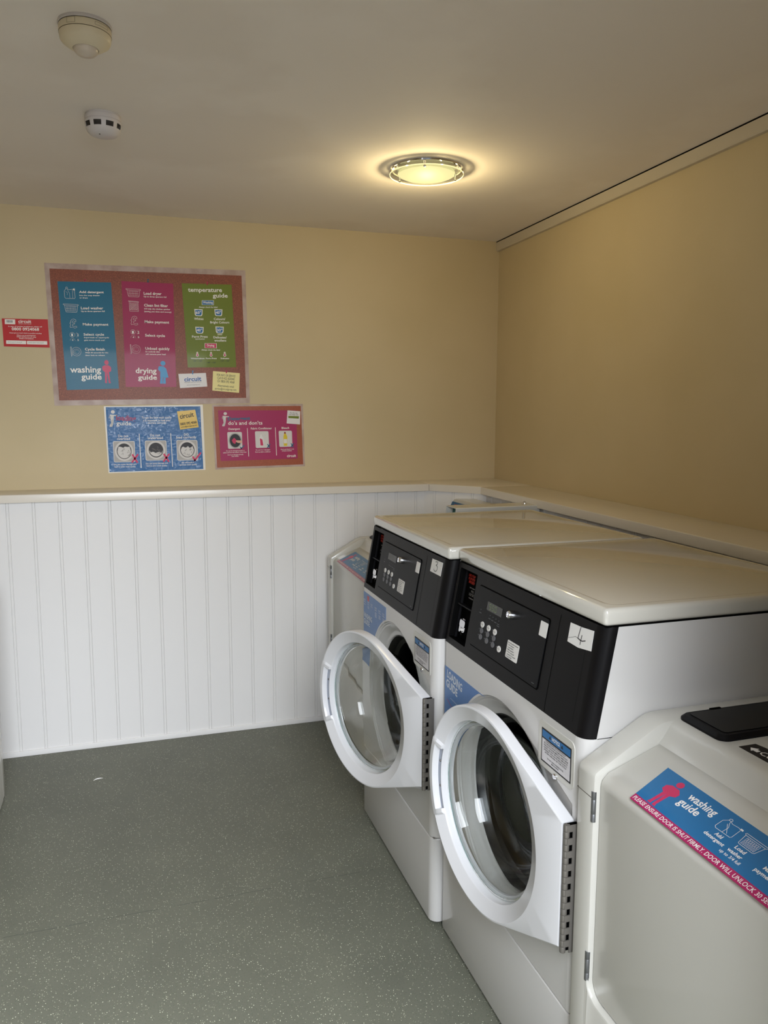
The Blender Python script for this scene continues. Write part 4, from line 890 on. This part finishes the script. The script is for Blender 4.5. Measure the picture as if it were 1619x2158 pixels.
    f = lambda r, a, d: (d-.004, AC+r*cos(a), CZ+r*sin(a))
    mk = lambda fn, d: [f(fn(r, a), a, d) for r, a in zip(Ro, Ad)]
    bm = BM()
    loft(bm, [mk(lambda r, a: .190, .0365), mk(lambda r, a: .1985, .0355), mk(lambda r, a: .2005, .034), mk(lambda r, a: .2015, .0145), mk(lambda r, a: .2022, .0130), mk(lambda r, a: .2035, .0120),
              mk(lambda r, a: .2335, .0010), mk(lambda r, a: .2350, .0), mk(lambda r, a: max(r-.003, .2355), .0), mk(lambda r, a: r-.0008, .0010), mk(lambda r, a: r, .003), mk(lambda r, a: r, .0275), mk(lambda r, a: r-.002, .030), mk(lambda r, a: .215, .0305), mk(lambda r, a: .210, .040), mk(lambda r, a: .1905, .042), mk(lambda r, a: .190, .0365)])
    cut = []
    for fc in bm.faces:
        c = fc.calc_center_median(); yy, zz = c.y-AC, c.z-CZ; rad = sqrt(yy*yy+zz*zz); an = atan2(zz, yy)
        if radians(-25) < an < radians(20) and rad < .2345 and c.x+.004 < .0135 and rad > .2015: cut.append(fc)
    bmesh.ops.delete(bm, geom=cut, context='FACES')
    fr = obj('door_frame', bm, M_door, D, smooth=28)
    # glass porthole bowl bulging into the drum
    bm = BM(); prof = [(.1985, .0345), (.1965, .0325), (.190, .0325), (.1855, .040), (.1800, .066), (.172, .098), (.158, .120), (.136, .133), (.100, .137), (.050, .131), (.0001, .128)]
    back = [(r-.0 if i else r, d+.0045) for i, (r, d) in enumerate(prof)]
    pr2 = prof+[(max(r-.001, .0001), d+.005) for r, d in reversed(prof[2:])]+[(.1965, .0375), (.1985, .0362), (.1985, .0345)]
    lathe(bm, pr2, (-.004, AC, CZ), 'x', 96); obj('glass_bowl', bm, M_glass, D, smooth=60)
    bm = BM(); lathe(bm, [(.2003, .0330), (.1975, .0305), (.1945, .0303), (.1945, .0318), (.2003, .0350)], (-.004, AC, CZ), 'x', 96); obj('glass_rim', bm, M_gedge, D)
    # handle pocket on the free edge
    a0, a1, n = radians(-25), radians(20), 24
    def arc3(r, d, lo=a0, hi=a1): return [f(r, lo+(hi-lo)*i/n, d) for i in range(n+1)]
    bm = BM()
    sec = [(.2408, .006), (.2406, .0010), (.2398, -.0006), (.2340, -.0010), (.2250, -.0010), (.2236, .0004), (.2212, .0160), (.2040, .0170), (.2036, .0140), (.2030, .0130), (.2016, .0130), (.2008, .018)]
    flt = [(.2408, .006), (.2406, .002), (.2398, .0005), (.2340, .0004), (.2250, .0038), (.2236, .0044), (.2212, .0056), (.2040, .0118), (.2036, .0122), (.2030, .0125), (.2016, .0130), (.2008, .018)]
    loft(bm, [arc3(r, d) for r, d in sec], closed=False)
    sol = [(.2408, .006), (.2406, .0010), (.2398, -.0006), (.2340, -.0010), (.2250, -.0010), (.2236, -.0010), (.2212, -.0008), (.2040, .0060), (.2036, .0080), (.2030, .0100), (.2016, .0130), (.2008, .018)]
    for e, sg in ((a0, -1), (a1, 1)):
        ls = [[f(r, e, d) for r, d in sec], [f(r, e, d) for r, d in sol], [f(r, e+sg*.045, d) for r, d in sol], [f(r, e+sg*.075, d+.001) for r, d in flt]]
        loft(bm, ls, closed=False)
    hd = obj('door_handle', bm, M_door, D, smooth=40)
    bm = BM(); loft(bm, [arc3(.2212, .0154), arc3(.2042, .0163)], closed=False); obj('handle_pocket', bm, M_pocket, D, smooth=0)
    for a in (radians(8), radians(-10)):
        bm = BM(); p = f(.2125, a, .0156); lathe(bm, [(.0034, 0), (.0030, -.0012), (.0001, -.0014)], p, 'x', 12, cap1=True); obj('handle_screw', bm, M_steel, D)
    # ---- piano hinge
    bm = BM(); z0, z1 = .416, .6805; n = 20; h = (z1-z0)/n
    hx, hy = -.0245, -.6755
    for i in range(n):
        lathe(bm, [(.0001, .0004), (.0058, .0004), (.0060, .0012), (.0060, h-.0012), (.0058, h-.0004), (.0001, h-.0004)], (hx, hy, z0+i*h), 'z', 14)
        if i % 2: box(bm, hx-.002, .001, hy-.0065, hy-.0045, z0+i*h, z0+(i+1)*h)
        else: box(bm, hx+.010, .001, hy-.0065, hy-.0045, z0+i*h, z0+(i+1)*h)
    obj('hinge', bm, M_steel, M, smooth=40)
    bm = BM(); box(bm, hx+.003, -.002, hy+.0012, hy+.0045, z0, z1); obj('hinge_gap_shade', bm, M_gap, M, smooth=0)  # black strip painted in for the shade between door edge and knuckles
    return M

black_panel_washer((-1.0148, -1.0558, 0), 0.295, 3, 'white front-loading washer, black control panel marked 3, round door swung ajar')
black_panel_washer((-0.9900, -1.7510, 0), 0.100, 4, 'white front-loading washer, black control panel marked 4, lit display, round door barely open')

# ================================================================== CREAM WASHERS WITH A SLOPING TOP
def cream_washer(loc, label, rz=0.0, sticker=0.0):
    M = thing('washing_machine', label, 'washing machine', loc, rz, None)
    W_, D_ = .683, .68
    outer = [(0, .012), (0, .800), (.0006, .8055), (.0035, .811), (.008, .8145), (.064, .8470), (.120, .8790), (.132, .8855), (.142, .8900), (.155, .8925), (D_, .8925), (D_, .012)]
    zi = lambda x: .8057+(x-.012)*.376
    F1 = .055; dpx = .0115                      # frame width, depth of the sunk door
    bm = BM()
    def ins(k): return [(min(max(x, k), D_-k), z-k if z > .4 else z) for x, z in outer]
    for a, b_ in ((0.0, F1), (W_-F1, W_)):
        e1, e2 = (.0060, .0065) if a == 0 else (.0065, .0060)
        loft(bm, [[(x, -a, z) for x, z in ins(e1)], [(x, -(a+.0018), z) for x, z in ins(.0018)], [(x, -(a+e1), z) for x, z in ins(0)], [(x, -(b_-e2), z) for x, z in ins(0)], [(x, -(b_-.002), z) for x, z in ins(.002)], [(x, -b_, z) for x, z in ins(e2)]], True, True, True)
    mid = [(.018, .012), (.018, .79), (.022, .8040), (.122, zi(.122)-.003), (.134, zi(.134)-.001), (.143, .8600), (.150, .8700), (.156, .8800), (.163, .8880), (.172, .8915), (.185, .8925), (D_, .8925), (D_, .012)]
    loft(bm, [[(x, -s, z) for x, z in mid] for s in (F1-.006, W_-F1+.006)], True, True, True)
    # lower front, rounded up to the sunk door
    zb, rc = .372, .034
    low = [(F1-.004, .012), (W_-F1+.004, .012), (W_-F1+.004, zb+rc)]+[(W_-F1-rc+rc*cos(t), zb+rc-rc*sin(t)) for t in [pi/2*i/8 for i in range(9)]]+[(F1+rc-rc*sin(t), zb+rc-rc*cos(t)) for t in [pi/2*i/8 for i in range(9)]]+[(F1-.004, zb+rc)]
    V = [[bm.verts.new((x, -(s+(0 if i in (0, 1, 2, len(low)-1) else 0)), z-o)) for i, (s, z) in enumerate(low)] for x, o in ((.020, 0), (.0065, 0), (.0018, .0018), (0, .0055))]
    for p, q in zip(V[:-1], V[1:]):
        for i in range(len(low)):
            j = (i+1) % len(low); bm.faces.new((p[i], p[j], q[j], q[i]))
    bm.faces.new(V[-1])
    obj('cabinet', bm, M_cream, M, smooth=40)
    for s0 in (0.0, W_-F1):
        bm = BM(); box(bm, -.0004, .004, -(s0+F1-.002), -(s0+.0004), .7620, .7632); obj('frame_joint', bm, mat('shadow_joint', (84, 80, 72), rough=.6), M, smooth=0)
    # large door sunk in the frame, its top edge rolling over into the slope
    S0, S1 = F1+.0022, W_-F1-.0022; xf = dpx; r_ = rc-.002
    def shape(k):
        return [(S0+k, .785)]+[(S0+r_-(r_-k)*cos(t), zb+.003+r_-(r_-k)*sin(t)) for t in [pi/2*i/8 for i in range(9)]]+[(S1-r_+(r_-k)*sin(t), zb+.003+r_-(r_-k)*cos(t)) for t in [pi/2*i/8 for i in range(9)]]+[(S1-k, .785)]
    bm = BM()
    loft(bm, [[(xf+.006, -s, z) for s, z in shape(0)], [(xf+.0020, -s, z) for s, z in shape(0)], [(xf+.0006, -s, z) for s, z in shape(.0006)], [(xf, -s, z) for s, z in shape(.0020)]], False)
    bm.faces.new([bm.verts.new((xf, -s, z)) for s, z in shape(.0020)])
    topc = [(xf, .785), (xf+.0006, .7915), (xf+.0030, .7985), (xf+.0080, .8035), (xf+.0150, zi(xf+.0150)), (.070, zi(.070)), (.120, zi(.120)), (.134, zi(.134)), (.139, zi(.134)-.002)]
    def ed(k): return [(x+k if i < 3 else x+k*.3, z-k if i > 3 else z-k*.3*i/3) for i, (x, z) in enumerate(topc)]
    loft(bm, [[(x, -S0, z) for x, z in ed(.0040)], [(x, -S0, z) for x, z in ed(.0015)], [(x, -(S0+.0006), z) for x, z in ed(.0005)], [(x, -(S0+.0020), z) for x, z in topc], [(x, -(S1-.0020), z) for x, z in topc], [(x, -(S1-.0006), z) for x, z in ed(.0005)], [(x, -S1, z) for x, z in ed(.0015)]], False)
    bmesh.ops.remove_doubles(bm, verts=bm.verts, dist=.0002)
    dr = obj('door', bm, M_cream, M, smooth=45)
    bm = BM(); o_ = [(S0-.0020, zi(.02)-.012)]+[(x, z) for x, z in shape(-.0020)[1:-1]]+[(S1+.0020, zi(.02)-.012)]
    loft(bm, [[(xf+.0045, -s, z) for s, z in o_], [(xf+.0045, -s, z) for s, z in [(S0+.002, zi(.02)-.012)]+shape(.002)[1:-1]+[(S1-.002, zi(.02)-.012)]]], False)
    obj('door_gap', bm, mat('deep_shadow_gap', (40, 38, 34), rough=.8), M, smooth=0)
    for z in (.7460, .4295):
        bm = BM(); lathe(bm, [(.0001, 0), (.0048, 0), (.0048, .0145), (.0044, .015), (.0048, .0155), (.0048, .0425), (.0044, .043), (.0048, .0435), (.0048, .058), (.0001, .058)], (.0035, -(S0-.0065), z-.029), 'z', 12); obj('hinge', bm, mat('galvanised', (128, 130, 132), rough=.4, metal=.8), M, smooth=40)
    # plane of the slope (the strip is stuck on very slightly askew)
    nx, nz = -.376/sqrt(1+.376**2), 1/sqrt(1+.376**2)
    a = .1402-sticker; b_ = a+.455
    def SP(s, t, d):
        t = t-.014*(s-a); x = t*nz-.004; return (x+nx*d, -s, zi(x)+nz*d)
    tp = .1135
    bm = BM(); slab(bm, [(a, .0325), (b_, .0325), (b_, tp), (a-.015, tp)], SP, 0.0004, .0010); bs = obj('guide_strip', bm, mat('strip_blue', (24, 106, 160), rough=.3, coat=.2), M, smooth=0)
    bm = BM(); slab(bm, [(a+.0025, .0179), (b_, .0179), (b_, .0325), (a, .0325)], SP, .0004, .0010); obj('warning_band', bm, mat('strip_magenta', (168, 26, 92), rough=.3, coat=.2), bs, smooth=0)
    ts = lambda st, s0, s1, t, cap, bo=.02: flat('lettering', M_white, bs, lambda bm: text(bm, st, (a+s0, t), (a+s1, t), cap, SP, .0014, bo))
    ts('PLEASE ENSURE DOOR IS SHUT FIRMLY. DOOR WILL UNLOCK 30 SECONDS AFTER CYCLE ENDS', .0055, .432, .0214, .0078, .008)
    ts('washing', .0690, .1315, .0850, .0150); ts('guide', .0665, .1130, .0660, .0150)
    for i, (c, l1, l2, l3) in enumerate(((.169, 'Add', 'detergent', ''), (.212, 'Load', 'washer', 'up to 3/4 full'), (.268, 'Make', 'payment', ''), (.324, 'Select', 'cycle', ''), (.380, 'Cycle', 'finish', ''))):
        w1 = .0044*len(l1)*.56; w2 = .0044*len(l2)*.53
        ts(l1, c-w1, c+w1, .0605+(.002 if i else 0), .0066); ts(l2, c-w2, c+w2, .0510+(.001 if i else 0), .0066)
        if l3: ts(l3, c-.020, c+.020, .0425, .0056, .008)
    SPi = lambda u, v, d: SP(a+u, v, d)
    def L2(c, w_, h, z0, pts): return [(c-w_/2+w_*x, z0+h*y) for x, y in pts]
    det = lambda pts: L2(.166, .036, .030, .0715, pts)
    lw = .0007; bm = BM()
    stroke(bm, det([(.17, .84), (.0, .62), (.02, .1), (.12, 0), (.95, .02), (1, .1), (.95, .76), (.78, .8), (.45, .76), (.3, .84)]), lw, SPi, .0014, True)
    stroke(bm, det([(.17, .84), (.16, .95), (.24, 1), (.32, .94), (.3, .84)]), lw, SPi, .0014); stroke(bm, det([(.3, .8), (.36, .66), (.5, .45), (.5, .04)]), lw, SPi, .0014); stroke(bm, det([(.3, .6), (.7, .1)]), lw, SPi, .0014); slab(bm, det([(.88, .76), (1.05, .74), (1.05, .84), (.9, .86)]), SPi, .0011, .0014)
    obj('detergent_icon', bm, M_white, bs, smooth=0); bm = BM()
    bas = lambda pts: L2(.214, .044, .023, .0730, pts)
    stroke(bm, bas([(0, .92), (.02, 1), (.98, 1), (1, .92), (.94, .84), (.06, .84)]), lw, SPi, .0014, True); stroke(bm, bas([(.06, .84), (.14, .06), (.2, 0), (.8, 0), (.86, .06), (.94, .84)]), lw, SPi, .0014)
    for i in range(7):
        u = .2+.09*i; stroke(bm, bas([(u, .72), (u+.06, .72), (u+.06, .46), (u, .46)]), lw*.7, SPi, .0014, True); stroke(bm, bas([(u+.005, .38), (u+.05, .38), (u+.05, .12), (u+.005, .12)]), lw*.7, SPi, .0014, True)
    obj('basket_icon', bm, M_white, bs, smooth=0)
    # red figure with folded arms
    bm = BM(); K = lambda pts: [(a+.020+.036*x, .0345+.070*y) for x, y in pts]
    slab(bm, K(circ(.5, .90, .21, 20, .10)), SP, .0010, .0014)
    for pp in ([(.25, .77), (.75, .77), (1, .66), (.98, .54), (.72, .47), (.28, .47), (.02, .54), (.0, .68)], [(.27, .47), (.49, .47), (.44, .08), (.46, .0), (.24, .0), (.28, .08)], [(.51, .47), (.72, .47), (.72, .08), (.80, .0), (.58, .0), (.56, .08)]): slab(bm, K(pp), SP, .0010, .00135)
    obj('printed_figure', bm, mat('strip_figure', (198, 46, 92), rough=.3), bs, smooth=0)
    # dispenser hatch on the flat top
    T = lambda u, v, d: (u, -v, .8925+d)
    bm = BM(); o1 = rrect(.180, .440, .045, .165, .018, 6); o2 = rrect(.186, .434, .051, .159, .014, 6)
    loft(bm, [[T(u, v, -.001) for u, v in o1], [T(u, v, .004) for u, v in o1], [T(u, v, .010) for u, v in o2]], True, False, True); ht = obj('dispenser_bezel', bm, M_blk2, M, smooth=40)
    bm = BM(); slab(bm, rrect(.196, .426, .058, .152, .008, 4), T, .0095, .0112); obj('dispenser_lid', bm, M_glossblk, ht, smooth=0)
    bm = BM(); box(bm, .250, .275, -.0535, -.0480, .8995, .9040, .001, 1); obj('lid_catch', bm, M_gap, ht, smooth=0)
    bm = BM(); slab(bm, [(.199, .196), (.240, .172), (.240, .188), (.240, .42), (.199, .42)] if False else [(.196, .186), (.232, .186), (.236, .205), (.236, .42), (.196, .42)], T, .0, .0006); cl = obj('black_label', bm, M_ink, M, smooth=0)
    TR = lambda u, v, d: (.2+v, -u, .8925+d)      # reading direction away from the far side
    bm = BM(); slab(bm, [(.196, .012), (.206, .021), (.206, .016), (.214, .016), (.214, .008), (.206, .008), (.206, .003)], TR, .0006, .0010)
    text(bm, 'Conditioner', (.218, .0065), (.330, .0065), .015, TR, .0012, .01); obj('label_lettering', bm, M_white, cl, smooth=0)
    # rear console and payment box
    bm = BM(); loft(bm, [[(x, -s, z) for x, z in ((.545, .8915), (.600, 1.050), (.608, 1.056), (.672, 1.060), (.676, 1.054), (.676, .8915))] for s in (.012, .560)], True, True, True); cs = obj('rear_console', bm, M_cream, M, smooth=30)
    bm = BM(); CP = lambda s, t, d: (.545+.055*t-d*.951, -s, .8915+.1585*t+d*.31)
    slab(bm, [(.020, .12), (.550, .12), (.550, .95), (.020, .95)], CP, 0.0, .001); cst = obj('console_overlay', bm, mat('overlay_blue', (16, 88, 132), rough=.3), cs, smooth=0)
    bm = BM(); slab(bm, [(.07, .80), (.13, .80), (.13, .90), (.06, .88)], CP, .001, .0014); obj('overlay_print', bm, mat('overlay_red', (200, 70, 40), rough=.4), cst if False else cs, smooth=0)
    bm = BM(); x0, x1, s0, s1, zt = .335, .690, .583, .680, 1.0965
    th = .003
    # folded sheet box, open at the front
    O = [(s0, .8915), (s0, zt-.003), (s0+.003, zt), (s1-.003, zt), (s1, zt-.003), (s1, .8915)]
    I = [(s0+th, .8915), (s0+th, zt-.006), (s0+.006, zt-th), (s1-.006, zt-th), (s1-th, zt-.006), (s1-th, .8915)]
    sk = lambda s, z, x: (x+(zt-z)*-.10, -s, z)
    loft(bm, [[sk(s, z, x0+.03) for s, z in I], [sk(s, z, x0) for s, z in I], [sk(s, z, x0) for s, z in O], [(x1, -s, z) for s, z in O]], True, False, True)
    pb = obj('payment_box', bm, M_cream, M, smooth=30)
    bm = BM(); slab(bm, [(s0+th, .893), (s1-th, .893), (s1-th, zt-.004), (s0+th, zt-.004)], lambda u, v, d: sk(u, v, x0+.028+d), 0, .002); obj('payment_panel', bm, mat('panel_green', (30, 92, 88), rough=.4), pb, smooth=0)
    bm = BM(); lathe(bm, [(.0085, 0), (.0085, .004), (.006, .009), (.004, .009), (.004, .006), (.0001, .006)], (.655, -.622, zt), 'z', 16); obj('lock', bm, M_chrome, pb, smooth=30)
    bm = BM(); box(bm, .515, .535, -.606, -.598, zt-.0005, zt+.0004); obj('slot', bm, mat('slot_shadow', (110, 92, 60), rough=.6), pb, smooth=0)
    return M
cream_washer((-1.0025, -2.4385, 0), 'cream front-loading washer with sloping top, blue guide strip and black dispenser hatch, nearest the camera')
cream_washer((-0.9500, -0.2600, 0), 'cream front-loading washer with sloping top standing in the corner beyond washer 3', sticker=.024)
cream_washer((-2.2830, -0.527-.683, 0), 'white machine across the aisle, only its edge showing at the left of the photo', rz=pi)
